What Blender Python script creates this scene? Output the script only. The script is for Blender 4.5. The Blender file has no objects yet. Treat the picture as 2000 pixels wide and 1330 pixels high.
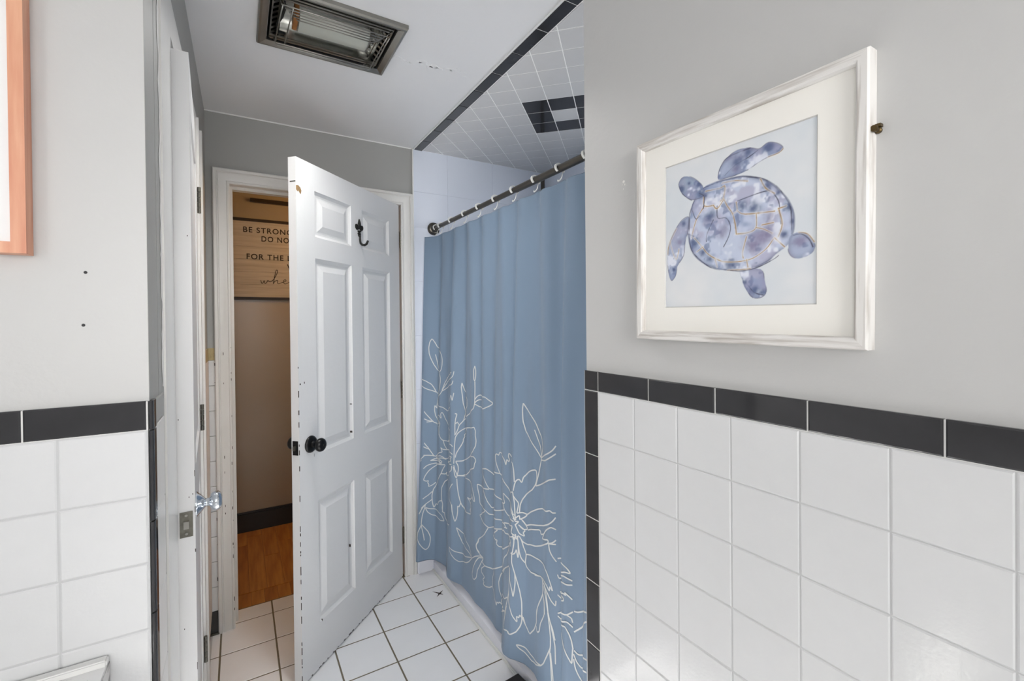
import bpy, bmesh, math, random
import numpy as np
from mathutils import Vector, Matrix
random.seed(4)
sc = bpy.context.scene
COL = sc.collection
PI = math.pi

# ------------------------------------------------------------------ camera
CAMH = 1.40
yaw, pitch, roll = 0.539375737, -0.00716629, -0.00998824
fwd = Vector((math.sin(yaw)*math.cos(pitch), math.cos(yaw)*math.cos(pitch), math.sin(pitch)))
rt = Vector((math.cos(yaw), -math.sin(yaw), 0)); up = rt.cross(fwd)
r2 = rt*math.cos(roll)+up*math.sin(roll); u2 = up*math.cos(roll)-rt*math.sin(roll)
cd = bpy.data.cameras.new('camera'); cam = bpy.data.objects.new('camera', cd); COL.objects.link(cam)
cd.sensor_width = 36; cd.lens = 893.2/2000*36; cd.shift_y = -32.885/2000; cd.clip_start = .02
cam.matrix_world = Matrix(((r2.x, u2.x, -fwd.x, 0), (r2.y, u2.y, -fwd.y, 0), (r2.z, u2.z, -fwd.z, CAMH), (0, 0, 0, 1)))
sc.camera = cam

# ------------------------------------------------------------------ light and exposure
sc.view_settings.view_transform = 'Standard'; sc.view_settings.look = 'None'
sc.view_settings.gamma = 1; sc.view_settings.use_curve_mapping = False
sc.view_settings.exposure = -0.08
sc.cycles.max_bounces = 10; sc.cycles.diffuse_bounces = 6; sc.cycles.glossy_bounces = 5
sc.cycles.transparent_max_bounces = 12
sc.cycles.sample_clamp_indirect = 6
w = bpy.data.worlds.new('sky'); sc.world = w; w.use_nodes = True
w.node_tree.nodes['Background'].inputs[0].default_value = (.62, .74, 1, 1)
w.node_tree.nodes['Background'].inputs[1].default_value = 1.2

def area(name, loc, target, sx, sy, power, color):
    l = bpy.data.lights.new(name, 'AREA'); l.shape = 'RECTANGLE'; l.size = sx; l.size_y = sy
    l.energy = power; l.color = color
    o = bpy.data.objects.new(name, l); COL.objects.link(o); o.location = loc
    o.rotation_euler = (Vector(target)-Vector(loc)).to_track_quat('-Z', 'Y').to_euler(); return o
# daylight entering through the room's window behind the camera; plus an added fill light on the left, no window there
area('window_daylight', (-.45, -2.66, 1.55), (-.35, 1, 1.45), 1.35, 1.05, 39, (1, .985, .965))
area('side_fill', (-1.72, -1.2, 1.5), (.3, .6, 1.5), .8, 1.0, 19, (1, .985, .965))
# added directed fill that brightens the far end, high behind the viewpoint
fl = area('far_end_fill', (.36, -.45, 1.75), (.40, 2.3, 1.15), .40, .30, 1.2, (1, .985, .965)); fl.data.spread = math.radians(60)
# added fill lights: under the unlit ceiling heater, and over the tub behind the curtain
hl = area('heater_fill', (.28, 1.60, 2.312), (.30, 1.62, 0), .2, .1, 6, (1, .985, .96)); hl.data.spread = math.radians(138)
area('tub_fill', (1.69, 1.42, 1.55), (0, 1.6, 1.5), .6, .8, 8.5, (.97, .985, 1))
l = bpy.data.lights.new('sun', 'SUN'); l.energy = 52; l.angle = .006; l.color = (1, .98, .95)
o = bpy.data.objects.new('sun', l); COL.objects.link(o)
o.rotation_euler = Vector((.60, 3.75, -1.853)).to_track_quat('-Z', 'Y').to_euler(); o.location = (-1, -5, 3)
# warm lamp in the hall beyond the door
l = bpy.data.lights.new('hall_lamp_light', 'POINT'); l.energy = 17; l.color = (1, .60, .26); l.shadow_soft_size = .06
o = bpy.data.objects.new('hall_lamp_light', l); COL.objects.link(o); o.location = (.92, 2.78, 2.02)

CURTAIN_B = [[0.8018, 2.3703], [0.8094, 2.3552], [0.8429, 2.357], [0.8726, 2.3509], [0.8938, 2.3377], [0.9107, 2.2919], [0.921, 2.2351], [0.8868, 2.1443], [0.8917, 2.1039], [0.9085, 2.0673], [0.9202, 2.0411], [0.921, 1.9552], [0.9147, 1.8788], [0.921, 1.8105], [0.916, 1.7215], [0.9089, 1.6725], [0.9165, 1.6275], [0.8749, 1.567], [0.8635, 1.535], [0.8717, 1.5016], [0.8849, 1.4842], [0.9062, 1.4467], [0.9108, 1.4172], [0.9117, 1.3879], [0.9026, 1.3545], [0.903, 1.31], [0.912, 1.27], [0.921, 1.235], [0.9, 1.205], [0.897, 1.18], [0.91, 1.15], [0.917, 1.125], [0.893, 1.1], [0.888, 1.075], [0.9, 1.045], [0.915, 1.0], [0.905, 0.95]]
CURTAIN_L = [0.0, 0.01078, 0.03218, 0.05152, 0.06744, 0.09858, 0.13539, 0.19728, 0.22323, 0.24892, 0.26722, 0.322, 0.3709, 0.41464, 0.47149, 0.50307, 0.53218, 0.579, 0.60067, 0.6226, 0.63653, 0.66404, 0.68308, 0.70178, 0.72385, 0.75224, 0.77838, 0.80143, 0.82479, 0.84085, 0.8617, 0.87826, 0.90036, 0.91662, 0.93723, 0.96748, 1.0]
FLOWERS = '''#left
344,6782 289,6687 270,6517 289,6329 349,6156 438,5950 565,5776 868,5766 977,5843 1023,6002 1032,6165 995,6304 912,6416 530,6479 431,6654 365,6762 344,6782
465,6277 500,6151 566,5977 642,5839 868,5766
886,5761 956,5624 960,5484 916,5315 828,5111 654,4920 608,4749 585,4654
0,5534 216,5494 378,5387 443,5281 532,5116 643,5055
5,5336 227,5257 387,5189 532,5104
2214,5882 1307,5657 1154,5496 1079,5352 1034,5244
1034,5244 1139,5378 1305,5530 2202,5718 2276,5787 2302,5918
1038,5221 1110,5260 1301,5356 2225,5535 2269,5592 2279,5657
1052,5245 957,5121 679,4944
651,4755 1060,4733 1276,4637 1609,4736 2113,5031 2217,5263 2268,5082 2309,5312
585,4654 630,4598 538,4655 504,4718 504,4541 550,4371 695,4246 934,4217
917,3862 912,4096 975,4246 679,4382 901,4481 1022,4380 987,4528 1046,4585 1106,4515 1179,4382 1343,4242 1695,4124 2165,4101 2132,3941 1356,3732
901,4077 917,3893 999,3788 1090,3730 1356,3739
195,4553 334,4403 440,4257 507,4175 879,4102
206,4328 340,4270 441,4233
297,4225 462,4222
2500,5583 2481,5477 2511,5258 2547,4996 2636,4798 2689,4718 3014,4999 3008,5229 2614,5333 2541,5469 2500,5583
2686,4781 2612,4648 2570,4532 2452,4413 2419,4274 2368,4145
3610,6124 3571,6030 3582,5847 3593,5745 3622,5721 3648,5858 3643,6019 3610,6124
3622,5721 3632,5540 3633,5320 3631,5160 3598,5022 3167,4831 2570,4532
3626,5240 3704,5327 3812,5380 4290,5424 4433,5342 4566,5278 4411,5197 4216,5114 3763,5073 3637,5130
3637,5160 3686,5207 3771,5247 3904,5279
2347,4728 2403,4728 2369,4599 2354,4447 2356,4296 2358,4123
2369,4447 2407,4501 2443,4424
2369,4065 2429,4194 2520,4270 3029,4433 3637,4536 3637,4486 3682,4447 3669,4327 3704,4189 3688,4045 3560,3883 3243,3705 2992,3566 2563,3404 2389,3400
3030,4422 2914,4289 2592,4120 2647,4101 2558,3993 2584,3971 2529,3866 2455,3741 2395,3612 2378,3503
2369,4065 2358,3892 2346,3675 2347,3502 2340,3328
3243,3715 3602,3775 3693,3708 3709,3654 3654,3589 3637,3468 3292,3371 3168,3258 3003,3146 2575,2998 2442,3004
2389,3385 2446,3289 2458,3159 2433,3009
2341,3285 2373,3157 2433,3009 2414,2921 2375,2985 2330,3241
1356,3739 2246,3860 2302,3801
1105,3720 1150,3596 1272,3476 2207,3636 2303,3585
1272,3476 1079,3461 1001,3520 1083,3379 923,3332 619,3155
237,3593 367,3440 454,3284 545,3142
207,3477 367,3404 421,3360
218,3213 375,3203 545,3159 620,3144
620,3144 989,3258 1112,3232 1174,3194 2111,3406
622,3097 1056,3201 1240,3182
61,3025 139,3067 56,3094 252,3193
442,3028 609,3014 990,3098 901,3045 1088,3054 818,2963
442,3028 577,3071 990,3133 1073,3075
233,2807 363,2899 487,2921 818,2963 1210,3015 1120,2896 1030,2719 834,2462 561,2144 520,1960 540,1747 596,1582 712,1728 812,1703 934,1867 1075,1910
818,2963 512,2805 410,2728 300,2579 238,2456 354,2408 419,2433 378,2357 433,2313 400,2236 510,2265 656,2360
1030,2719 1234,2741 1290,2833 1254,2710 1695,2809
2280,3257 2268,3125 1764,2839 1190,2514 1068,2306 1055,2094 1075,1910 1123,1829 1112,1571
2106,3503 2280,3517 2208,3440 2250,3383 1335,3107 2267,3298
2311,2762 2234,2662 2058,2457 2130,2305 2269,2169 2300,1957
229,1884 410,1977 528,2076
167,1610 323,1707 523,1829
334,1706 167,1564
76,1435 167,1564
338,1612 489,1552 852,1537 1079,1468 1209,1326 1001,1297 855,1338 542,1360 412,1460 338,1600
334,1706 311,1592 227,1417 198,1259 186,1121
187,1110 54,891 33,703 128,552 267,398 378,323 476,396 516,555 516,695 439,870 323,1005 200,1119
187,1098 241,927 289,778 320,621
1057,1929 1123,1828 1095,1682 1149,1554 1200,1601 1242,1438 1374,1337 2095,1535
2285,2170 2300,1977 2340,1832 2389,1699 2443,1824 2462,1976 2458,2169 2490,2107 2540,2238
#mid
2433,2998 2601,2989 3107,3062 3489,3022 3582,2879 3645,2749 3681,2596 3604,2622 3459,2791 3521,2685 3264,2554 3070,2563 3208,2506 3353,2429 3309,2229
2425,2911 2436,2729 2469,2493 2525,2281 2603,2135 3023,2151
2552,2217 2674,2106 3123,2149 3310,2166 3354,2264 3237,2246 3353,2366 3304,2494
2436,1543 2510,1359 2652,1149 3088,1138 3437,1069 3363,1160 3204,1284 2959,1381 2607,1436 2503,1508 2436,1543
2140,927 2369,873 2547,863 2881,884 3477,1074 3188,853 3033,771 2558,610 2397,652 2258,749 2141,839 2140,927
3477,1074 3723,1214 3938,1296 4149,1340
4149,1331 3860,1224 3724,1075 3571,859 3471,654 3535,560 3653,580 3764,674 3815,891 3989,1136 4149,1321
5217,3748 5106,3897 5048,4017 5033,4147 5104,4183 5167,4147 5216,4242 5468,4224 5602,4152 5668,4017 5689,4163 5762,4092 5803,4142 5740,4209 5749,4300 5848,4241 6246,4241 6300,4111 6317,3956 6329,3836
5217,3739 5551,3685 5705,3572 5895,3458
5217,3739 4937,3705 4656,3525 4477,3591 4346,3641 4070,3571 4144,3480 4278,3354 4392,3217 4459,3159
4459,3159 4949,3195 5188,3154 5528,3143
4446,3146 4182,3114 3871,3081 3759,3080 3781,2971 3846,2803 3887,2610 4316,2595 4472,2532 5068,2627 5283,2667 5662,2713 5754,2622
4182,3104 4297,2953 4411,2819 4559,2709 5027,2823 5217,2871 5626,3008
4316,2595 4245,2522 4070,2450 3964,2359 3877,2327 4032,2247 4316,2231 4449,2198 5026,2386 5649,2550
5528,3143 5678,3161 5591,3286 5577,3394 5717,3320 5895,3254 6185,3223 6296,3115 6349,3034
5567,3171 5647,3020 5822,2921 6229,3002 6326,2981
5895,3450 6158,3389 6218,3270 6324,3120
6285,3601 6340,3402 6357,3195 6371,3058
5948,3483 6285,3615
6299,3639 6333,3784 6374,3877 6452,3919 6507,3833 6548,3968 6702,4079 7034,4216 7063,4126 7063,4027 7015,3892 6902,3752 6645,3616 6537,3499 6482,3371 6467,3195
6302,3534 6384,3461 6452,3401 6427,3276 6407,3186
7250,4526 7195,4380 7148,4235 7094,4069 7029,3897
7029,3881 7226,3975 7481,4093 7618,4172 7753,4195
6407,3178 6541,3214 6681,3184 6908,3310 7114,3437 7319,3511 7541,3532 7653,3581 7683,3528 7768,3540
6682,3175 6563,3096 6469,3057
6506,3071 6656,2947 7063,3086 7380,3187 7608,3293 7703,3365 7770,3449
6391,3079 6468,3143 6479,3058
6545,3033 6719,2883 6568,2846 6490,2904
6719,2866 7191,3041 7260,3032 7245,2962 7408,3025 7559,3177 7669,3253 7783,3216
7408,3017 7319,2899 7608,2992 7608,2921 7272,2742 7041,2646 6692,2552 6552,2584 6474,2694
7608,2920 7709,2948 7786,3013
7608,2917 7786,2930
6373,2919 6474,2746 6612,2707 6549,2792 6630,2822 6567,2864 6452,2933
5662,2722 5840,2743 6289,2886 6240,2716 6352,2690
5669,2624 5813,2628
5650,2547 5745,2494 6085,2578 6329,2659
5132,2388 4938,2237 4683,2052 5047,2161 5023,2123 5131,2160 5083,2049 5190,2016 5648,2128 5773,2188 6073,2360 6228,2519
6085,2573 6227,2536 6207,2406
4436,2184 4266,1971 3859,1711 3843,1623 3742,1507 3778,1414 3904,1368
6324,3085 6361,2987 6470,3014 6413,2961 6362,2909
6299,3045 6392,3034 6347,3141
6306,2680 6318,2578 6367,2596 6374,2746 6407,2595 6456,2708
3923,1329 4177,1331 4049,1196 4275,1190 4483,1229 4694,1260 5138,1502 5554,1716
3853,1705 3820,1621 3736,1511 3771,1398 3923,1329
4275,1190 4027,1023 4033,922 4271,899 4115,773 4238,768 4145,674 4323,694 4538,758 4679,839
4877,1343 4710,1076 4694,856 4932,766 5072,580 5094,693 5161,663 5193,733 5256,701 5291,810 5622,1113 5869,1106 6085,1255
5256,701 5804,898 5290,602 5973,899 5290,536
6127,1948 5795,1746 5259,1400 5172,1181 5195,1000 5292,866
6148,2472 6073,2283 5851,2052 5713,1953 5620,1778 5682,1600 5771,1720
6195,1952 6183,1702 6172,1453 6073,1144 5949,817 5924,576
6172,1453 6162,1221 6227,1092 6307,942 6444,838 6422,980 6485,935 6504,1026 6563,955 6584,1011 6652,859
6280,2313 6274,2085 6349,1928 6427,1736 6496,1544 6550,1313 6559,1074 6552,987
6196,1910 6207,1678 6292,1496 6326,1347 6363,1513 6385,1692 6372,1881
6340,2658 6340,2501 6295,2299
6407,2393 6368,2298 6295,2264 6229,2280
6407,2393 6451,2210 6459,2350 6446,2573 6424,2691
6446,2573 6477,2353 6527,2224 6617,2154
6518,2637 6580,2472 6662,2336 6629,2156 6681,2066 6852,2022 7138,2095
6662,2338 6930,2394 7216,2436 7439,2421 7581,2328 7669,2159 7737,2003 7650,2093 7651,1987 7556,2090 7362,2135
7030,2050 7293,2135 7364,2109 7386,1982 7395,1831 7284,1640 7175,1450 7141,1293
7395,1831 7479,1720 7503,1472
7364,2094 7528,1972 7585,1768 7620,1525
7449,2072 7584,1949 7693,1819 7805,1738 7809,1851
7620,2909 7642,2786 7717,2680 7805,2598
6563,1028 6558,879 6518,771 6412,625 6236,519 6129,531 6222,556 6107,555 5925,491 5939,599 6062,1063
6566,979 6650,855 6817,715 7019,918 7141,1124 7134,1359 7234,1564 7386,1798
7125,1056 7171,948 7275,1011 7313,1199 7479,1453 7474,1664 7407,1830
7419,1991 7539,1833 7607,1587 7674,1401 7746,1187 7808,971 7824,638
7607,1557 7653,1333 7686,1106 7686,926 7668,813 7703,557 7727,270
7690,807 7734,541 7769,289
7686,896 7579,682 7473,489 7364,382 7128,265 6889,209 6685,252 6515,291 6401,349 6514,370 6685,364 6852,318 7073,316 7364,390
7674,1401 7742,1276 7805,1089
6518,5551 6496,5409 6518,5162 6607,4952 6817,4765 7019,4640 7230,4509 7317,4734 7264,4909 7114,5034 6980,5185 6767,5329 6603,5463 6518,5551
6960,5019 7063,4876 7186,4735 7251,4514
7250,4529 7574,4684 7679,4753 7747,4842
7213,4465 7492,4527 7649,4623 7749,4688
#right
7830,2669 8290,2813 8419,2772 8502,2676 8386,2685 7926,2457 8365,2601 8464,2571 8526,2552
7837,2360 7868,2294 8318,2467 8436,2458 8527,2478
7846,1978 7942,1940 8376,2152 8316,2209 7895,2038 8343,2278 8420,2247 8365,2317 8465,2261 8530,2212
7861,1623 8287,1874 8428,1906 8543,1992
7862,1579 7938,1550 8428,1786 8547,1712
8428,1906 8517,1873 8543,1796
7950,1541 8246,1488 8326,1306 8428,1170 8532,1036 8543,1264 8552,1348
7950,1526 8392,1680 8476,1567 8521,1467 8549,1335
8565,2011 8618,2000 9077,2201
8570,1635 8687,1729 9086,2048
8575,1301 8665,1249 9127,1419
8565,1236 8632,1112 8741,1045 9139,1210
8569,1146 8603,990 8672,892 8761,822 9073,929'''
TURTLE = '''shell -53.3,77.4 -35.2,82 -5.7,81.1 22.2,79 48.4,69.2 69,55.9 85,38.2 96.5,21.9 104.1,1.1 104.2,-22 100.6,-36.8 93.1,-47.4 81.5,-53.8 65.5,-66 44.7,-74.1 22.7,-77.2 -5.1,-74.7 -29.7,-69.4 -55.6,-55.5 -74.7,-37 -83.1,-14.7 -86,9.5 -80.4,36.8 -72.1,58.6
head -106.4,99.8 -99.4,107.6 -86.2,107.6 -69.5,97.6 -53.4,79.6 -53.3,63.6 -72.2,60.9 -86.1,66.4 -99.2,78.8 -106.3,92.6
fin -22.6,85.5 -20.3,102.6 -5.8,118.1 12.9,125.3 35.2,121.7 50.3,115.7 64.7,121.2 80.7,114 87.7,105.1 80.7,100.3 64.8,98.3 48.2,93.8 31,87.1 13.1,84.8 -5.6,84.1
fin -83.2,30.3 -99.2,28.4 -115,11.8 -127.2,-8.5 -133.4,-32.4 -131.4,-62.5 -127,-80.3 -121,-84.2 -113.1,-73.9 -109,-57.3 -95.6,-39.3 -91.7,-13.5 -86,4.7
fin 100.5,-31 111.6,-28.2 122.5,-32.5 131.3,-43.2 134.1,-52.9 129.7,-61.6 117.2,-66.9 104.5,-65.5 96.9,-55.8 96.8,-40.2
fin 18.2,-75.9 22.8,-95.4 29.6,-110.6 40.6,-123.7 55.5,-123.4 62.5,-114.3 59.5,-95.9 53.2,-79
gold -51.8,61 -50.6,44.8 -32.6,42
gold -50.6,44.8 -66.6,24.9 -74.7,2.9 -77.5,-8.4
gold -48.1,70.7 -20.1,69.4 -10.4,70.5 -12.8,52.3 -19.1,46.2
gold 4.1,20.4 12.3,23.9 10.9,38.4
gold 12.3,23.9 26.8,15.2 75.3,10.6
gold 45.6,11.6 45.3,-10.2 31.5,-16.3 11.2,-15.2
gold 45.3,-10.2 57.1,-14.2 71.5,-23.3
gold 55,-7.7 73.4,-6.9
gold 29.2,-22.2 22.6,-46.7 23.6,-57.4
gold -72,-9.3 -55.7,-27.8 -42.5,-43.2 -19.7,-56.9 -5.2,-60.7 18.2,-62.2 40.3,-59.2 61.4,-47.3 73.5,-32.9
gold -5.1,-74.7 22.7,-76.3 36,-75.8
gold 111.6,-28.2 124.2,-32.8 133,-45.3
gold 64.8,98.3 80.7,99.5 87.7,103.9
gold -132.1,-32.6 -129,-13.2 -112.1,13.8
dark -25,39.4 -23.9,18.3 -7.8,15.3 0.3,-0.5 -2.9,-17.3 -12.4,-33.5
dark 13.3,40 48.4,44.6 67,45.1
dark -32.5,16.4 -45.2,-6.4 -46.3,-19.9
dark 22.2,79 52.6,68.2 77.1,49.9 92.7,26.6 100.3,5.7 101.3,-29.2
dark 67.1,48.4 81.1,25.3 83.2,5.1 85.2,-11
dark -24.7,-69.9 -5.1,-74.7 22.7,-78.5 49,-74.6 73.6,-64.8 81.5,-59.7
dark -83.2,9 -80.2,-24.6 -66.4,-45 -39.9,-66.1 -19.7,-73.4
dark 22.8,-91.2 29.6,-110.6 40.6,-123.7
dark -72.1,58.6 -82.1,37.1 -83.2,9
dark -22.6,85.5 -20.3,102.6 -5.8,118.1 35.2,121.7
dark -53.3,77.4 -25.2,80.3 13,80.1 48.4,69.2
dark 31,87.1 13.1,84.8 -0.9,82.1
gold -12.7,50.1 -5.5,35.3 4.1,20.4 8.8,2.4 11.2,-15.2
gold -15.2,77 8.5,75.3 31.1,68.7
gold -32.6,42 -25,35 -12.7,47.9
gold 81.2,13.4 87.1,-11.4 81.4,-30.1
dark -77.7,45.7 -69.4,25.4 -61.2,28.4
dark -106.3,94.1 -99.2,78.8 -86.1,66.4 -77.7,60.8
dark -10.5,88.9 8.4,101.1 31,107.1 48.2,114.3
gold -127.2,-8.5 -121,-29 -112,-44.7 -106.1,-25.9
dark 104.2,-31.6 115.2,-31.4 126,-40.6 131.3,-52.5
dark 31.8,-102.4 42.7,-115.4 57.6,-120.2
gold 92.7,15 81.2,13.4
gold 90.8,-47.1 75.4,-31.2
gold 31.7,-72.9 29.4,-60.1
gold -24.7,-67.6 -28.7,-53.8
gold -66.4,-35.7 -53.1,-28.2
dark -86,-0 -72,-6.9
gold 52.6,66.2 61,49.9 75.1,38.5
dark -61.4,70 -50.7,60.8 -53.2,40.7
blot -101.6,86.6,16 -61.3,86.2,12 -57,69.1,20 10.7,104.7,26 30.9,116.3,20 42.7,-111.2,20 25,-97.6,10 -0.4,-65.5,22 -39.9,-52.5,16 -53,-37.4,18 -70.9,-18.8,20 98.5,13.8,18 40,21.8,26 22.4,29.6,20 -39.2,24.3,22 91.1,-27.6,14 65,52.9,16 81,37.1,14 -94.5,20.4,16 55.4,-116,12 64.7,113.2,20 -83.3,94,8 104.2,-10.5,10 -50.7,63.1,14 -117.9,-63.8,10
violet 48.8,-27.2,38 -10.2,-0.9,24 8.4,94.6,20 111.7,-42.3,20 35.9,-35.7,26 -15,-11.1,20 65.4,-23.6,20 -1,116.7,22 -103.2,-11.8,20 65.2,0.6,26'''

# ------------------------------------------------------------------ materials
def lin(r, g, b):
    f = lambda c: (c/255/12.92) if c/255 <= .04045 else ((c/255+.055)/1.055)**2.4
    return (f(r), f(g), f(b), 1)
def mat(name, rgb, rough=.5, metal=0, spec=.5, coat=0, var=0, vscale=8, bump=0, bscale=60, ior=1.45):
    m = bpy.data.materials.new(name); m.use_nodes = True
    nt = m.node_tree; b = nt.nodes['Principled BSDF']
    c = lin(*rgb) if max(rgb) > 1 else (*rgb, 1)
    b.inputs['Base Color'].default_value = c; b.inputs['Roughness'].default_value = rough
    b.inputs['Metallic'].default_value = metal; b.inputs['Specular IOR Level'].default_value = spec
    b.inputs['Coat Weight'].default_value = coat; b.inputs['Coat Roughness'].default_value = .08
    tc = nt.nodes.new('ShaderNodeTexCoord')
    if var:
        n = nt.nodes.new('ShaderNodeTexNoise'); n.inputs['Scale'].default_value = vscale; n.inputs['Detail'].default_value = 4
        nt.links.new(tc.outputs['Object'], n.inputs['Vector'])
        mx = nt.nodes.new('ShaderNodeMix'); mx.data_type = 'RGBA'
        mx.inputs[6].default_value = tuple(min(1, x*(1-var)) for x in c[:3])+(1,)
        mx.inputs[7].default_value = tuple(min(1, x*(1+var)) for x in c[:3])+(1,)
        nt.links.new(n.outputs['Fac'], mx.inputs[0]); nt.links.new(mx.outputs[2], b.inputs['Base Color'])
    if bump:
        n = nt.nodes.new('ShaderNodeTexNoise'); n.inputs['Scale'].default_value = bscale; n.inputs['Detail'].default_value = 5
        nt.links.new(tc.outputs['Object'], n.inputs['Vector'])
        bp = nt.nodes.new('ShaderNodeBump'); bp.inputs['Strength'].default_value = bump; bp.inputs['Distance'].default_value = .002
        nt.links.new(n.outputs['Fac'], bp.inputs['Height']); nt.links.new(bp.outputs['Normal'], b.inputs['Normal'])
    return m
M = {}
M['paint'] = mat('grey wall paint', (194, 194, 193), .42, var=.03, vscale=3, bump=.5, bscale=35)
M['paint_shaded'] = mat('shaded grey wall paint', (158, 158, 155), .5, var=.03, vscale=3, bump=.4, bscale=35)  # same grey paint as the near walls, darkened to carry the shade
M['ceil'] = mat('white ceiling paint', (226, 226, 227), .45, var=.03, vscale=2, bump=.6, bscale=18)
M['white_tile'] = mat('white glazed tile', (214, 215, 216), .07, var=.02, vscale=40, bump=.12, bscale=160)
M['ceil_tile'] = mat('off white glazed ceiling tile', (204, 204, 204), .2, var=.03, vscale=30, bump=.1, bscale=90)
M['black_tile'] = mat('black glazed tile', (50, 50, 52), .09, var=.2, vscale=20, bump=.05, bscale=50)
M['grout'] = mat('pale grout', (214, 214, 212), .8, bump=.4, bscale=200)
M['grout_t'] = mat('light grey tile grout', (194, 195, 196), .8, bump=.4, bscale=200)
M['grout_c'] = mat('ceiling grout', (240, 240, 238), .8, bump=.4, bscale=200)
M['floor_tile'] = mat('white floor tile', (236, 236, 238), .3, var=.03, vscale=9, bump=.12, bscale=60)
M['floor_grout'] = mat('brown floor grout', (116, 108, 92), .85, var=.25, vscale=30, bump=.5, bscale=200)
M['trim'] = mat('white gloss trim paint', (220, 219, 216), .32, var=.04, vscale=10, bump=.35, bscale=40)
M['door'] = mat('white door paint', (216, 216, 216), .33, var=.02, vscale=6, bump=.25, bscale=50)
M['surround'] = mat('white tub surround', (222, 228, 240), .25, bump=.1, bscale=30)
M['tub'] = mat('white tub enamel', (232, 233, 240), .15)
M['oldtile'] = mat('old pinkish tile', (222, 208, 196), .3, var=.05, vscale=12)
M['glue'] = mat('yellowed adhesive', (176, 160, 120), .8, var=.4, vscale=50, bump=.8, bscale=120)
M['chip'] = mat('exposed dark wood', (52, 44, 38), .8)
M['chip_tan'] = mat('exposed tan wood', (140, 112, 78), .8, var=.4, vscale=90)
M['black'] = mat('oil rubbed bronze', (30, 30, 31), .3, metal=.6, spec=.6)
M['iron'] = mat('black cast iron', (32, 32, 30), .55, metal=.5, bump=.5, bscale=200)
M['chrome'] = mat('chrome', (215, 220, 226), .07, metal=1)
M['steel'] = mat('brushed steel', (150, 148, 142), .3, metal=1, var=.1, vscale=20)
M['agedsteel'] = mat('aged latch steel', (112, 110, 102), .4, metal=1, var=.4, vscale=80)
M['reflector'] = mat('polished reflector', (168, 168, 162), .22, metal=1)
M['frost'] = mat('frosted lamp glass', (178, 180, 170), .45, spec=.6, var=.06, vscale=20)
M['copper'] = mat('copper socket', (176, 122, 74), .35, metal=.7)
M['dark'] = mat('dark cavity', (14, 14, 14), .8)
M['rod'] = mat('dark bronze rod', (92, 88, 82), .3, metal=.9)
M['plastic'] = mat('white plastic', (236, 236, 232), .35)
M['shade'] = mat('hall wall paint', (160, 147, 131), .3, var=.05, vscale=4, bump=.25, bscale=30)
M['hallbase'] = mat('black hall baseboard', (26, 23, 22), .35, var=.3, vscale=30)
M['line'] = mat('cream print ink', (212, 214, 212), .6)
M['text'] = mat('dark brown lettering', (24, 18, 15), .6)
M['frame_dark'] = mat('dark stained frame', (38, 28, 20), .5, var=.2, vscale=30)
M['mat_board'] = mat('cream mat board', (240, 238, 232), .8)
M['mat_bevel'] = mat('mat core', (196, 195, 192), .8)
M['mirror_mat'] = mat('white panel', (236, 236, 236), .5)
M['backing'] = mat('brown backing', (92, 76, 60), .8)
M['brass'] = mat('tarnished brass', (96, 80, 52), .4, metal=.9)
M['hole'] = mat('wall hole', (60, 60, 62), .9)
M['plaster'] = mat('bare plaster', (232, 230, 226), .9)
M['caulk'] = mat('white caulk', (228, 228, 226), .4)

def stretched(name, c1, c2, scale, rough=.5, metal=0, detail=6, contrast=(.35, .68), bump=.2, dist=0):
    m = mat(name, c1, rough, metal); nt = m.node_tree; b = nt.nodes['Principled BSDF']
    tc = nt.nodes.new('ShaderNodeTexCoord'); mp = nt.nodes.new('ShaderNodeMapping'); mp.inputs['Scale'].default_value = scale
    n = nt.nodes.new('ShaderNodeTexNoise'); n.inputs['Scale'].default_value = 1; n.inputs['Detail'].default_value = detail
    n.inputs['Distortion'].default_value = dist
    r = nt.nodes.new('ShaderNodeValToRGB'); r.color_ramp.elements[0].position = contrast[0]; r.color_ramp.elements[1].position = contrast[1]
    r.color_ramp.elements[0].color = lin(*c1); r.color_ramp.elements[1].color = lin(*c2)
    nt.links.new(tc.outputs['Object'], mp.inputs[0]); nt.links.new(mp.outputs[0], n.inputs['Vector'])
    nt.links.new(n.outputs['Fac'], r.inputs[0]); nt.links.new(r.outputs[0], b.inputs['Base Color'])
    if bump:
        bp = nt.nodes.new('ShaderNodeBump'); bp.inputs['Strength'].default_value = bump; bp.inputs['Distance'].default_value = .001
        nt.links.new(n.outputs['Fac'], bp.inputs['Height']); nt.links.new(bp.outputs['Normal'], b.inputs['Normal'])
    return m
M['pinkwood'] = stretched('pink orange wood', (206, 138, 108), (226, 172, 140), (60, 60, 5), .4)
M['oak'] = stretched('orange oak floor', (168, 108, 46), (204, 144, 74), (50, 5, 50), .38, contrast=(.3, .7))
M['oak2'] = stretched('darker oak floor', (148, 92, 38), (188, 126, 62), (50, 5, 50), .38, contrast=(.3, .7))
M['whitewash_h'] = stretched('whitewashed wood horizontal', (178, 172, 165), (222, 220, 217), (70, 9, 160), .65, contrast=(.32, .55))
M['whitewash_v'] = stretched('whitewashed wood vertical', (178, 172, 165), (222, 220, 217), (70, 160, 9), .65, contrast=(.32, .55))
M['signwood'] = stretched('pale sign boards', (172, 163, 150), (194, 186, 174), (4, 20, 70), .7, contrast=(.3, .7))
M['marble'] = stretched('veined marble laminate', (236, 236, 236), (150, 150, 150), (13, 7, 13), .25, contrast=(.46, .54), bump=0, dist=1.0)
_r = [n for n in M['marble'].node_tree.nodes if n.type == 'VALTORGB'][0].color_ramp
_r.elements[0].position = .46; _r.elements[0].color = lin(238, 238, 238); _r.elements[1].position = .54; _r.elements[1].color = lin(238, 238, 238)
_e = _r.elements.new(.50); _e.color = lin(150, 150, 152)
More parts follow.
